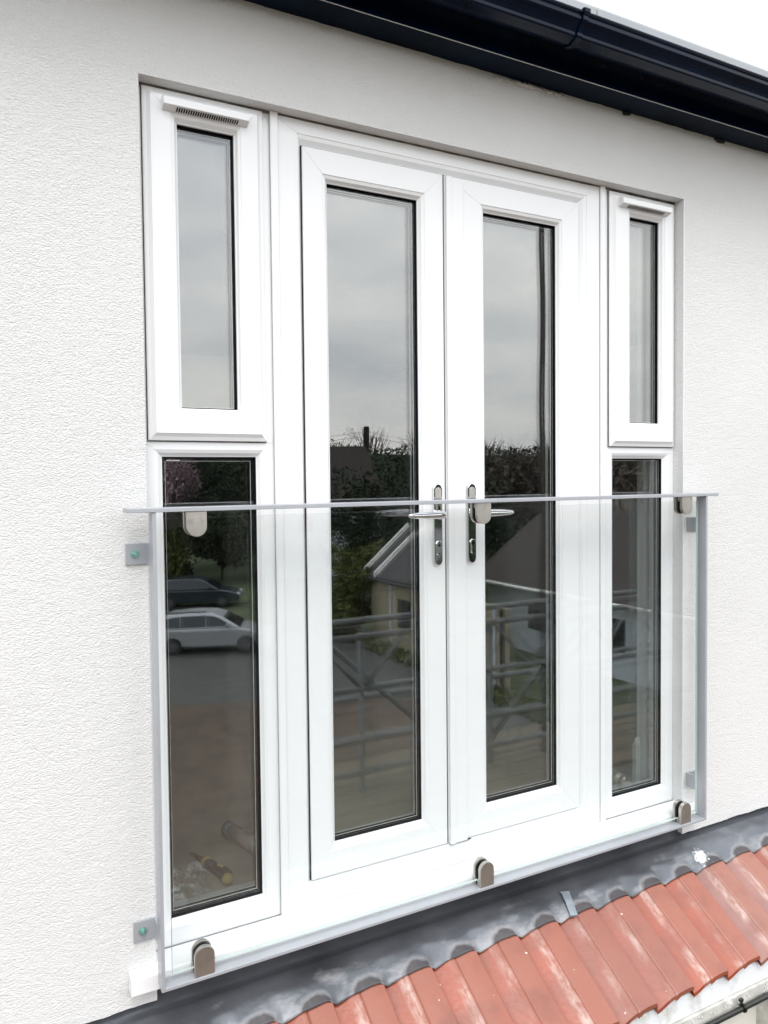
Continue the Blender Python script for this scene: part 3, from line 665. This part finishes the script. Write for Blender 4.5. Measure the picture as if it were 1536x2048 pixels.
sk = bmesh.new(); prism_x(sk, [(.200, -1.112), (.200, -.955), (.192, -.940), (.186, -.925), (.180, -.955), (.180, -1.112)][::-1], 2.075, 2.0995)
o = link('skirting_board', sk, M['plaster'], bevel=.002); tag(o, 'white skirting board end inside the room behind the right side light', 'skirting')
th = boxo('threshold_board', .3061, 2.0740, .1146, .212, -1.1118, -1.096, M['plaster']); tag(th, 'pale board lying along the inside of the window', 'board')
# tools left on the floor inside
M['brown'] = mat('dark_brown_plastic', (.055, .035, .028), rough=.45, var=.15)
M['yellow'] = mat('yellow_rubber', (.50, .42, .12), rough=.5, var=.1)
M['blade'] = mat('tool_steel', (.4, .38, .36), rough=.3, metal=.9)
kn = empty('scraper_knife', (.535, .33, -1.112), 'brown and yellow handled scraper knife lying inside the left side light', 'knife')
def rod(pts, name, mt, parent, n=14, flat=.7):
    bm = bmesh.new(); prev = None
    for k, (p, r) in enumerate(pts):
        p = Vector(p); a = Vector(pts[max(0, k-1)][0]); c = Vector(pts[min(len(pts)-1, k+1)][0]); d = (c-a).normalized()
        sdv = d.cross(Vector((0, 0, 1))).normalized(); up = sdv.cross(d)
        lpv = [bm.verts.new(p+sdv*math.cos(2*PI*i/n)*r+up*math.sin(2*PI*i/n)*r*flat) for i in range(n)]
        if prev:
            for i in range(n): bm.faces.new((prev[i], prev[(i+1) % n], lpv[(i+1) % n], lpv[i]))
        else: bm.faces.new(lpv[::-1])
        prev = lpv
    bm.faces.new(prev); o = link(name, bm, mt, parent, smooth=True)
    if parent: o.location = tuple(-c for c in parent.location)
    return o
zk = -1.112
rod([((.512, .475, zk+.006), .002), ((.518, .440, zk+.007), .009), ((.524, .415, zk+.009), .010), ((.527, .400, zk+.011), .0095)], 'blade_holder', M['brown'], kn)
rod([((.505, .500, zk+.002), .0015), ((.513, .468, zk+.004), .0065), ((.520, .435, zk+.005), .0075)], 'blade', M['blade'], kn, flat=.25)
rod([((.527, .402, zk+.012), .012), ((.528, .396, zk+.013), .0175), ((.5295, .386, zk+.013), .0175), ((.530, .382, zk+.013), .012)], 'collar', M['yellow'], kn, flat=.8)
rod([((.530, .384, zk+.013), .014), ((.534, .365, zk+.014), .0165), ((.540, .345, zk+.014), .0140), ((.546, .325, zk+.015), .0155), ((.553, .300, zk+.016), .0185), ((.556, .280, zk+.016), .0180), ((.554, .262, zk+.0165), .0165), ((.550, .252, zk+.0165), .012)], 'handle_grip', M['brown'], kn, flat=.85)
rod([((.545, .335, zk+.026), .002), ((.548, .325, zk+.0285), .006), ((.551, .312, zk+.031), .007), ((.553, .302, zk+.031), .003)], 'grip_inlay', M['yellow'], kn, flat=.5)
rod([((.5535, .2625, zk+.0165), .0168), ((.551, .2520, zk+.0165), .0160), ((.549, .2450, zk+.0165), .010)], 'end_cap', M['yellow'], kn, flat=.95)
M['tubew'] = mat('sealant_tube', (.50, .49, .46), rough=.6, var=.2, scale=25, dirt=(.3, .28, .26), dscale=30)
M['blue'] = mat('blue_cap', (.12, .22, .38), rough=.5)
tb = empty('sealant_tube', (.66, .4, zk), 'grubby white sealant tube with a blue end lying on the floor inside', 'tube')
rod([((.642, .5550, zk+.024), .0240), ((.649, .5250, zk+.024), .0240)], 'blue_end', M['blue'], tb, n=20, flat=1)
rod([((.649, .5248, zk+.024), .0235), ((.712, .275, zk+.024), .0235)], 'tube_body', M['tubew'], tb, n=20, flat=1)
M['bag'] = mat('clear_plastic_bag', (.62, .62, .60), rough=.25, var=.25, scale=18, spec=.8)
_t = M['bag'].node_tree; _o = _t.nodes['Material Output']; _p = _t.nodes['Principled BSDF']; _x = _t.nodes.new('ShaderNodeMixShader'); _r = _t.nodes.new('ShaderNodeBsdfTransparent'); _n = _t.nodes.new('ShaderNodeTexNoise'); _n.inputs['Scale'].default_value = 30
_c = _t.nodes.new('ShaderNodeTexCoord'); _m = _t.nodes.new('ShaderNodeMapRange'); _m.inputs['From Min'].default_value = .4; _m.inputs['From Max'].default_value = .62; _m.inputs['To Min'].default_value = .12; _m.inputs['To Max'].default_value = .75
_t.links.new(_c.outputs['Object'], _n.inputs['Vector']); _t.links.new(_n.outputs['Fac'], _m.inputs[0]); _t.links.new(_m.outputs[0], _x.inputs[0]); _t.links.new(_r.outputs[0], _x.inputs[1]); _t.links.new(_p.outputs[0], _x.inputs[2]); _t.links.new(_x.outputs[0], _o.inputs[0])
bm = bmesh.new(); bmesh.ops.create_grid(bm, x_segments=26, y_segments=26, size=.5)
for v in bm.verts:
    x, y = v.co.x, v.co.y; rr = max(abs(x), abs(y))*2
    h = .05*(1-rr**2)*(.5+abs(noise.noise(Vector((x*5, y*5, 1)))))+.018*abs(noise.noise(Vector((x*14, y*14, 3))))
    v.co = Vector((.445+x*.13*(1+.3*noise.noise(Vector((y*4, 0, 0))))+y*.03, .315+y*.15, zk+.001+max(0, h)))
bg_ = link('plastic_bag', bm, M['bag']); tag(bg_, 'crumpled clear plastic bag of fixings on the floor inside the left side light', 'bag')

# ------------------------------------------------------------ the world the panes reflect
GZ = -6.3
M['tarmac'] = mat('tarmac', (.070, .070, .066), rough=.85, var=.12, scale=1.2)
M['brick'] = mat('brick_paviour', (.085, .055, .038), rough=.8, var=.3, scale=2.0, stretch=(1, 1, 1))
M['grass'] = mat('grass', (.055, .075, .028), rough=.95, var=.4, scale=1.2)
M['cream'] = mat('cream_wall', (.34, .30, .20), rough=.9, var=.08, scale=.6)
M['rooft'] = mat('dark_tiles', (.028, .026, .028), rough=.7, var=.3, scale=8)
M['rooff'] = mat('brown_tiles', (.034, .026, .021), rough=.8, var=.3, scale=4)
M['brickw'] = mat('brick_wall', (.16, .08, .055), rough=.85, var=.25, scale=6)
M['whitew'] = mat('white_painted_wall', (.55, .60, .66), rough=.7, var=.05)
M['whiteb'] = mat('white_verge', (.8, .8, .78), rough=.5, var=.03)
M['leafd'] = mat('dark_evergreen', (.022, .036, .018), rough=.8, var=.5, scale=2)
M['leafy'] = mat('yellow_green_leaves', (.085, .10, .025), rough=.8, var=.5, scale=3)
M['leafm'] = mat('mid_green_leaves', (.040, .055, .026), rough=.8, var=.5, scale=2)
M['twig'] = mat('bare_twigs', (.085, .070, .058), rough=.9, var=.3)
M['bark'] = mat('bark', (.07, .055, .045), rough=.9, var=.3)
M['blossom'] = mat('pink_blossom', (.36, .27, .30), rough=.8, var=.3, scale=4)
M['galv'] = mat('scaffold_tube', (.17, .18, .185), rough=.5, metal=.5, var=.25, scale=5)
M['board'] = mat('scaffold_board', (.15, .125, .09), rough=.85, var=.25, scale=3, stretch=(.4, 4, 1))
M['silverp'] = mat('silver_paint', (.46, .48, .51), rough=.28, metal=.55, var=.03, coat=.5)
M['darkp'] = mat('dark_paint', (.03, .04, .055), rough=.2, metal=.3, var=.03, coat=.6)
M['carglass'] = mat('car_glass', (.012, .018, .022), rough=.05, var=.1, spec=.9)
M['tyre'] = mat('tyre', (.015, .015, .015), rough=.8)
M['rim'] = mat('alloy_rim', (.16, .16, .17), rough=.3, metal=.8)
M['red'] = mat('red_lens', (.25, .02, .015), rough=.2); M['lens'] = mat('clear_lens', (.6, .62, .65), rough=.1)
M['pole'] = mat('creosoted_pole', (.020, .015, .012), rough=.85, var=.2)

def sheet(name, x0, x1, y0, y1, z, mt, n=1):
    bm = bmesh.new(); bmesh.ops.create_grid(bm, x_segments=n, y_segments=n, size=.5)
    for v in bm.verts: v.co = Vector((x0+(v.co.x+.5)*(x1-x0), y0+(v.co.y+.5)*(y1-y0), z))
    o = link(name, bm, mt); tag(o, kind='structure'); return o
sheet('ground', -400, 400, -600, 300, GZ, M['grass'], 8)
def poly(name, pts, z, mt):
    bm = bmesh.new(); bm.faces.new([bm.verts.new((x, y, z)) for x, y in pts]); tag(link(name, bm, mt), kind='structure')
poly('road', [(-60, -56), (14.5, -26.5), (13.6, -24.0), (11.2, -17.0), (-60, -46.5)], GZ+.02, M['tarmac'])
poly('brick_paving', [(-14, -27.9), (8.0, -18.3), (11.0, -17.0), (11.0, -.31), (-14, -.31)], GZ+.024, M['brick'])
poly('path', [(11.0, -27), (13.0, -27), (13.0, -.5), (11.0, -.5)], GZ+.028, M['tarmac'])
# courses of the brick drive: rows of paviours as low proud strips (too far away to pick one brick out)
bm = bmesh.new(); y = 0.0
while y < 12:

    x = 1.0
    for i in range(16):
        x2 = x+random.uniform(.35, .9); h = random.uniform(.001, .005)
        vs = box(bm, x, x2-.012, 0, .20, GZ+.026, GZ+.030+h); x = x2
        for v in vs:
            px_, py_ = v.co.x-5, v.co.y; v.co.x = 5+px_*.915-py_*.405; v.co.y = -19.5+y+px_*.405+py_*.915
    y += .207
pv = link('brick_courses', bm, M['brick']); tag(pv, 'rows of brown brick paviours on the drive', 'paving', kind='stuff')

for (x0_, x1_, y_) in ((4.4, 9.5, -7.6), (4.2, 9.8, -9.6)):
    tag(boxo('kerb_edging', x0_, x1_, y_-.06, y_+.06, GZ, GZ+.10, M['whitew']), 'pale kerb edging strip crossing the brick drive %s' % ('nearer the house' if y_ > -8 else 'further from the house'), 'kerb')
def wheel(parent, x, y, side):
    bm = bmesh.new(); tube(bm, (x, y-.1, .32), (x, y+.1, .32), .32, n=24); o = link('wheel', bm, M['tyre'], parent, bevel=.02)
    bm = bmesh.new(); tube(bm, (x, y+side*.10, .32), (x, y+side*.108, .32), .20, n=20)
    for k in range(5):
        a = 2*PI*k/5; p = Vector((x, y+side*.112, .32)); tube(bm, p, p+Vector((math.cos(a)*.2, 0, math.sin(a)*.2)), .022, n=6)
    link('rim', bm, M['rim'], o)
def car(loc, rz, paint, label, estate=True):
    c = empty('parked_car', loc, label, 'car', rz=rz)
    W_ = .86
    # body: (x, z) side outline lofted over the width with tumblehome
    low = [(-2.10, .30), (-2.16, .55), (-2.12, .86), (-2.02, .95), (.95, .93), (1.55, .84), (1.98, .70), (2.14, .55), (2.13, .34), (1.95, .26), (-1.95, .26)]
    bm = bmesh.new(); prism_y(bm, low, -W_, W_); link('body', bm, paint, c, bevel=.09, seg=4)
    cab = [(-2.00, .94), (-1.82, 1.30), (-1.55, 1.46), (-.6, 1.52), (.10, 1.47), (.45, 1.34), (1.12, .92)]
    bm = bmesh.new(); A = [bm.verts.new((x, -W_+.02+(z-.94)*.32, z)) for x, z in cab]; B = [bm.verts.new((x, W_-.02-(z-.94)*.32, z)) for x, z in cab]
    nn = len(cab)
    for i in range(nn): bm.faces.new((A[i], A[(i+1) % nn], B[(i+1) % nn], B[i]))
    bm.faces.new(A[::-1]); bm.faces.new(B); link('cabin', bm, paint, c, bevel=.05, seg=3)
    for s in (-1, 1):
        def sy(z): return s*(W_-.012-(z-.94)*.32)
        for q in ([(-1.80, 1.00), (-1.62, 1.34), (-1.06, 1.40), (-1.04, 1.00)], [(-1.02, 1.00), (-1.04, 1.40), (-.12, 1.41), (-.11, 1.00)], [(-.08, 1.00), (-.10, 1.40), (.14, 1.37), (.36, 1.28), (.84, 1.00)]):
            bm = bmesh.new(); V = [bm.verts.new((x, sy(z), z)) for x, z in q]; V2 = [bm.verts.new((x, sy(z)-s*.015, z)) for x, z in q]; m_ = len(q)
            bm.faces.new(V); bm.faces.new(V2)
            for i in range(m_): bm.faces.new((V[i], V[(i+1) % m_], V2[(i+1) % m_], V2[i]))
            link('side_window', bm, M['carglass'], c)
        bm = bmesh.new(); box(bm, .60, .74, s*(W_+.02)-.07, s*(W_+.02)+.07, .97, 1.10); link('mirror', bm, paint, c, bevel=.03)
        for x in (-.55, .35):
            bm = bmesh.new(); box(bm, x-.09, x+.09, s*(W_+.003)-.012, s*(W_+.003)+.012, .80, .825); link('door_handle', bm, paint, c)
        bm = bmesh.new(); box(bm, 1.93, 2.12, s*.62-.16, s*.62+.16, .58, .70); link('headlight', bm, M['lens'], c, bevel=.02)
        bm = bmesh.new(); box(bm, -2.17, -2.05, s*.72-.10, s*.72+.10, .70, .90); link('tail_light', bm, M['red'], c, bevel=.02)
        wheel(c, -1.30, s*(W_-.08), s); wheel(c, 1.30, s*(W_-.08), s)
    bm = bmesh.new(); q = [(.52, 1.325), (1.10, .965)]
    V = [bm.verts.new(p) for p in ((q[0][0], -.62, q[0][1]), (q[0][0], .62, q[0][1]), (q[1][0], .76, q[1][1]), (q[1][0], -.76, q[1][1]))]; bm.faces.new(V)
    bmesh.ops.solidify(bm, geom=bm.faces[:], thickness=.01); link('windscreen', bm, M['carglass'], c)
    bm = bmesh.new(); box(bm, -1.7, -.1, -.60, -.57, 1.52, 1.55); box(bm, -1.7, -.1, .57, .60, 1.52, 1.55); link('roof_rail', bm, M['tyre'], c)
    return c
car((7.78, -26.1, GZ+.02), math.radians(23.7), M['silverp'], 'silver people carrier parked at the edge of the brick drive')
car((6.0, -29.0, GZ+.02), math.radians(20), M['silverp'], 'second silver car parked behind the silver people carrier')
car((10.0, -36.6, GZ+.004), math.radians(23.7), M['darkp'], 'dark blue car parked on the grass in front of the hedge')

def blob_tree(name, loc, h, r, mt, label, nleaf=2600, leaf=.28, trunk_h=None, cat='tree', flatb=.25, aspect=1.0, twigs=0, seed=1, group=None):
    rnd = random.Random(seed); t = empty(name, loc, label, cat, group)
    th = trunk_h if trunk_h is not None else h*.35
    bm = bmesh.new(); tube(bm, (0, 0, 0), (0, 0, th), .04*h*.7, .025*h*.7, n=8)
    for k in range(7):
        a = rnd.uniform(0, 2*PI); tube(bm, (0, 0, th*.8), (math.cos(a)*r*.6, math.sin(a)*r*.6, th+(h-th)*rnd.uniform(.35, .8)), .018*h*.7, .006*h, n=6)
    link('trunk', bm, M['bark'], t)
    bm = bmesh.new(); cz = (h+th*.7)/2; rzz = (h-th*.7)/2
    cl = [(Vector((rnd.gauss(0, .38)*r, rnd.gauss(0, .38)*r, cz+rnd.uniform(-.8, .75)*rzz)), rnd.uniform(.25, .5)*r) for _ in range(16)]
    for i in range(nleaf):
        c, cr_ = cl[i % 16]; d = Vector((rnd.gauss(0, 1), rnd.gauss(0, 1), rnd.gauss(0, 1))).normalized()*cr_*rnd.uniform(.5, 1.05)
        p = c+d; s = leaf*rnd.uniform(.5, 1.2)
        e1 = Vector((rnd.gauss(0, 1), rnd.gauss(0, 1), rnd.gauss(0, 1))).normalized()*s; e2 = e1.orthogonal().normalized()*s*.7
        bm.faces.new([bm.verts.new(p-e1), bm.verts.new(p+e2), bm.verts.new(p+e1)])
    for i in range(twigs):
        a = rnd.uniform(0, 2*PI); u = rnd.uniform(0, .9)
        p = Vector((math.cos(a)*r*u*.7, math.sin(a)*r*u*.7, cz+rnd.uniform(-.3, .6)*rzz)); q = p+Vector((math.cos(a)*rnd.uniform(.2, .6), math.sin(a)*rnd.uniform(.2, .6), rnd.uniform(.5, 1.3)))*(r*.4)
        tube(bm, p, q, .035, .012, n=3, cap=False)
    link('crown', bm, mt, t)
    return t
# blossom tree and evergreens behind the cars
blob_tree('blossom_tree', (11.6, -50.5, GZ), 8.6, 3.4, M['blossom'], 'pink grey blossoming tree behind the parked cars', 5200, .20, seed=3)
k = 0
for (x, y, h, r, mt, lb) in ((4.0, -52, 9.2, 4.2, 'leafd', 'tall dark evergreen left of the blossom tree'), (16.5, -55, 9.6, 4.6, 'leafd', 'broad dark evergreen right of the blossom tree'),
                         (9.5, -58, 9.0, 4.4, 'leafd', 'dark evergreen directly behind the blossom tree'), (9.0, -44.5, 4.6, 3.2, 'leafy', 'low yellow green shrubby tree above the dark car'),
                         (13.8, -45.5, 4.2, 3.0, 'leafm', 'low mid green tree right of the dark car'), (4.6, -44, 4.4, 3.0, 'leafm', 'low mid green tree left of the dark car')):
    k += 1; blob_tree('garden_tree', (x, y, GZ), h, r, M[mt], lb, 6500, .19, trunk_h=h*.22, seed=10+k)
# skyline of bare trees far off
for i in range(26):
    x = 18+i*4.6; rnd = random.Random(100+i)
    blob_tree('bare_tree', (x, -78-rnd.uniform(0, 12), GZ), 12.0+rnd.uniform(-1.6, 1.6), 3.8, M['twig'], 'bare winter tree on the far skyline', 500, .16, trunk_h=4, twigs=240, seed=200+i, group='bare trees on the far skyline')
bm = bmesh.new(); rnd = random.Random(5)
for i in range(42000):
    x = rnd.uniform(12, 145); y = -70+rnd.uniform(-3, 3); z = GZ+rnd.uniform(0, 9.6+1.6*noise.noise(Vector((x*.12, 0, 0)))); s = rnd.uniform(.14, .36)
    p = Vector((x, y, z)); e1 = Vector((rnd.gauss(0, 1), rnd.gauss(0, 1), rnd.gauss(0, 1))).normalized()*s; e2 = e1.orthogonal().normalized()*s*.7
    bm.faces.new([bm.verts.new(p-e1), bm.verts.new(p+e2), bm.verts.new(p+e1)])
hb = bmesh.new(); prism_x(hb, [(-75, GZ), (-80, GZ+8.9), (-110, GZ+9.6), (-200, GZ+8), (-260, GZ)], -120, 420); tag(link('hillside', hb, M['leafd']), kind='structure')
hd = link('distant_hedgerow', bm, M['leafd']); tag(hd, 'dark mass of hedgerow below the skyline', 'hedge', kind='stuff')
# telegraph pole
tp = empty('telegraph_pole', (26.5, -50, GZ), 'dark wooden telegraph pole with wires beyond the gardens', 'pole')
bm = bmesh.new(); tube(bm, (0, 0, 0), (0, 0, 10.1), .24, .22, n=12); link('pole_shaft', bm, M['pole'], tp)
bm = bmesh.new()
for s in (-1, 1):
    for j in range(2):
        prev = None
        for i in range(13):
            u = i/12; p = Vector((s*u*26, -u*8, 9.7-.35*j-1.6*math.sin(PI*u*.7)*.9)); 
            if prev: tube(bm, prev, p, .012, n=4, cap=False)
            prev = p
link('wire', bm, M['pole'], tp)
bm = bmesh.new(); box(bm, -.22, .22, -.05, .05, 9.55, 9.65); link('crossarm', bm, M['pole'], tp)
# neighbouring cream bungalow with dark roof and white verges
bg2 = empty('cream_bungalow', (15.5, -20.0, GZ), 'cream walled bungalow with a dark roof and white verges', 'house')
bm = bmesh.new(); box(bm, -1.9, .5, -4.5, -.6, 0, 2.62); box(bm, -1.9, -1.72, -.6, 3.9, 0, 2.5); link('wall', bm, M['cream'], bg2)
bm = bmesh.new(); prism_y(bm, [(-2.15, 2.58), (-.1, 4.25), (.75, 2.58), (.75, 2.70), (-.1, 4.40), (-2.15, 2.70)], -4.7, -.9); link('roof', bm, M['rooft'], bg2)
for yy in (-4.75, -3.75):
    bm = bmesh.new(); prism_y(bm, [(-2.18, 2.66), (-.1, 4.35), (-.1, 4.53), (-2.18, 2.86)], yy, yy+.12); link('verge_board', bm, M['whiteb'], bg2)
for yy in (-1.9,):
    bm = bmesh.new(); box(bm, -1.93, -1.88, yy-.45, yy+.45, .9, 2.0); wo = link('window', bm, M['carglass'], bg2)
for yy in (-2.9, .8, 3.4):
    bm = bmesh.new(); box(bm, -1.95, -1.901, yy-.06, yy+.06, 0, 2.6); link('pilaster', bm, M['whitew'], bg2)
bm = bmesh.new(); tube(bm, (-2.2, -4.7, 2.58), (-2.2, -.9, 2.58), .06, n=8); link('gutter', bm, M['rooft'], bg2)
bm = bmesh.new(); tube(bm, (-1.97, 3.8, 0), (-1.97, 3.8, 2.5), .06, n=8); link('drainpipe', bm, M['pole'], bg2)
# white walled bungalow with a brown roof beyond it
ga = empty('white_bungalow', (19.5, -16.0, GZ), 'white walled bungalow with a brown tiled roof behind the cream one', 'house')
bm = bmesh.new(); box(bm, -1.9, 6.0, -6.5, 7.0, 0, 2.45); link('wall', bm, M['whitew'], ga)
bm = bmesh.new(); prism_y(bm, [(-2.3, 2.40), (2.0, 5.3), (6.3, 2.40), (6.3, 2.52), (2.0, 5.45), (-2.3, 2.52)], -7.0, 7.3); link('roof', bm, M['rooff'], ga)
bm = bmesh.new(); tube(bm, (-2.36, -7, 2.42), (-2.36, 7.3, 2.42), .06, n=8); link('gutter', bm, M['whiteb'], ga)
for yy in (-3.4, .2, 3.4):
    bm = bmesh.new(); box(bm, -1.93, -1.88, yy-.5, yy+.5, .9, 1.9); link('window', bm, M['carglass'], ga)

# brown roofed house by the pole
hs = empty('brick_house', (21.0, -47, GZ), 'brick house with a brown tiled roof left of the telegraph pole', 'house')
bm = bmesh.new(); box(bm, -3.6, 3.4, -3, 3, 0, 4.6); link('wall', bm, M['whitew'], hs)
bm = bmesh.new(); prism_x(bm, [(-3.5, 4.4), (0, 8.2), (3.5, 4.4), (3.5, 4.6), (0, 8.45), (-3.5, 4.6)], -3.9, 3.9); link('roof', bm, M['rooff'], hs)
bm = bmesh.new(); prism_x(bm, [(3.0, 4.4), (0, 8.0), (-3.0, 4.4)], -3.55, 3.35); link('gable', bm, M['brickw'], hs)
for xx in (-2.2, .2, 2.2):
    bm = bmesh.new(); box(bm, xx-.5, xx+.5, 2.98, 3.05, 2.9, 4.0); link('window', bm, M['carglass'], hs)
# garden planting by the drive
blob_tree('garden_shrub', (13.3, -25.5, GZ), 3.7, 1.35, M['leafy'], 'rounded yellow green shrub at the corner of the bungalow', 3800, .16, trunk_h=.4, cat='shrub', seed=31)
blob_tree('garden_shrub', (12.3, -27.4, GZ), 2.4, 1.6, M['leafm'], 'darker low shrub left of the rounded shrub', 1800, .2, trunk_h=.3, cat='shrub', seed=32)
blob_tree('garden_tree', (19.5, -36.0, GZ), 6.6, 3.4, M['leafd'], 'dark evergreen behind the bungalow roof', 6000, .18, trunk_h=1.2, seed=33)
blob_tree('garden_tree', (24.5, -34.0, GZ), 6.6, 3.6, M['leafd'], 'dark evergreen beyond the ridge of the bungalow', 6000, .18, trunk_h=1.2, seed=34)
blob_tree('garden_tree', (31.0, -38.0, GZ), 7.6, 4.2, M['twig'], 'brown leafless tree beyond the white bungalow', 2600, .3, trunk_h=1.5, twigs=160, seed=35)
blob_tree('garden_tree', (37.0, -36.0, GZ), 7.6, 4.2, M['twig'], 'brown leafless tree furthest right behind the white bungalow', 2600, .3, trunk_h=1.5, twigs=160, seed=36)
blob_tree('garden_tree', (29.0, -27.5, GZ), 7.2, 3.6, M['twig'], 'brown leafless tree close behind the white bungalow', 2600, .3, trunk_h=1.0, twigs=120, seed=37)
bm = bmesh.new(); rnd = random.Random(9)
for i in range(4200):
    u = rnd.uniform(0, 1); x = 12.9+rnd.uniform(-.35, .25); y = -27+u*18; z = GZ+rnd.uniform(.0, .42); s = rnd.uniform(.05, .13)
    p = Vector((x, y, z)); e1 = Vector((rnd.gauss(0, 1), rnd.gauss(0, 1), rnd.gauss(0, 1))).normalized()*s; e2 = e1.orthogonal().normalized()*s*.7
    bm.faces.new([bm.verts.new(p-e1), bm.verts.new(p+e2), bm.verts.new(p+e1)])
gb = link('ground_cover', bm, M['leafy']); tag(gb, 'low green planting along the foot of the cream wall', 'planting', kind='stuff')
# scaffold beyond the camera
sc = empty('scaffold', (4.4, -3.2, GZ), 'galvanised tube scaffold with lattice beam behind the viewpoint', 'scaffold')
def scl(name, bm, mt, **k_): o = link(name, bm, mt, sc, **k_); o.location = (-4.4, 3.2, -GZ); return o
for z, x0 in ((-1.035, 2.05), (-1.165, 2.05), (-1.560, 2.05), (-1.95, 2.1), (-2.20, 2.1)):
    bm = bmesh.new(); tube(bm, (x0+random.uniform(0, .1), -3.2, z), (7.2, -3.2, z), .0242, n=14); scl('ledger_tube', bm, M['galv'], smooth=True)
bm = bmesh.new(); x = 2.15; up = True
while x < 6.9:
    z0, z1 = (-1.175, -1.55) if up else (-1.55, -1.175)
    tube(bm, (x, -3.2, z0), (x+.36, -3.2, z1), .017, n=10); x += .40; up = not up
scl('lattice_brace', bm, M['galv'], smooth=True)
for z in (-1.74, -2.06):
    bm = bmesh.new(); tube(bm, (2.12, -3.55, z), (7.0, -3.55, z), .0242, n=12); scl('ledger_tube', bm, M['galv'], smooth=True)
bm = bmesh.new(); tube(bm, (2.3, -3.5, -1.2), (3.6, -3.5, -2.35), .0242, n=12); tube(bm, (3.9, -3.5, -2.3), (5.1, -3.5, -1.1), .0242, n=12); scl('swan_brace', bm, M['galv'], smooth=True)
for x, zt in ((4.33, 2.4), (6.9, 2.4)):
    bm = bmesh.new(); tube(bm, (x, -3.26, GZ+.02), (x, -3.26, zt), .0242, n=14); scl('upright_tube', bm, M['pole'] if x < 5 else M['galv'], smooth=True)
for x in (2.55, 3.75):
    bm = bmesh.new(); tube(bm, (x, -3.26, GZ+.02), (x, -3.26, -1.15), .0242, n=14); scl('upright_tube', bm, M['galv'], smooth=True)
for i in range(5):
    boxy = bmesh.new(); box(boxy, 2.1, 7.1, -2.95-.235*i, -2.735-.235*i, -2.42, -2.382); scl('deck_board', boxy, M['board'])
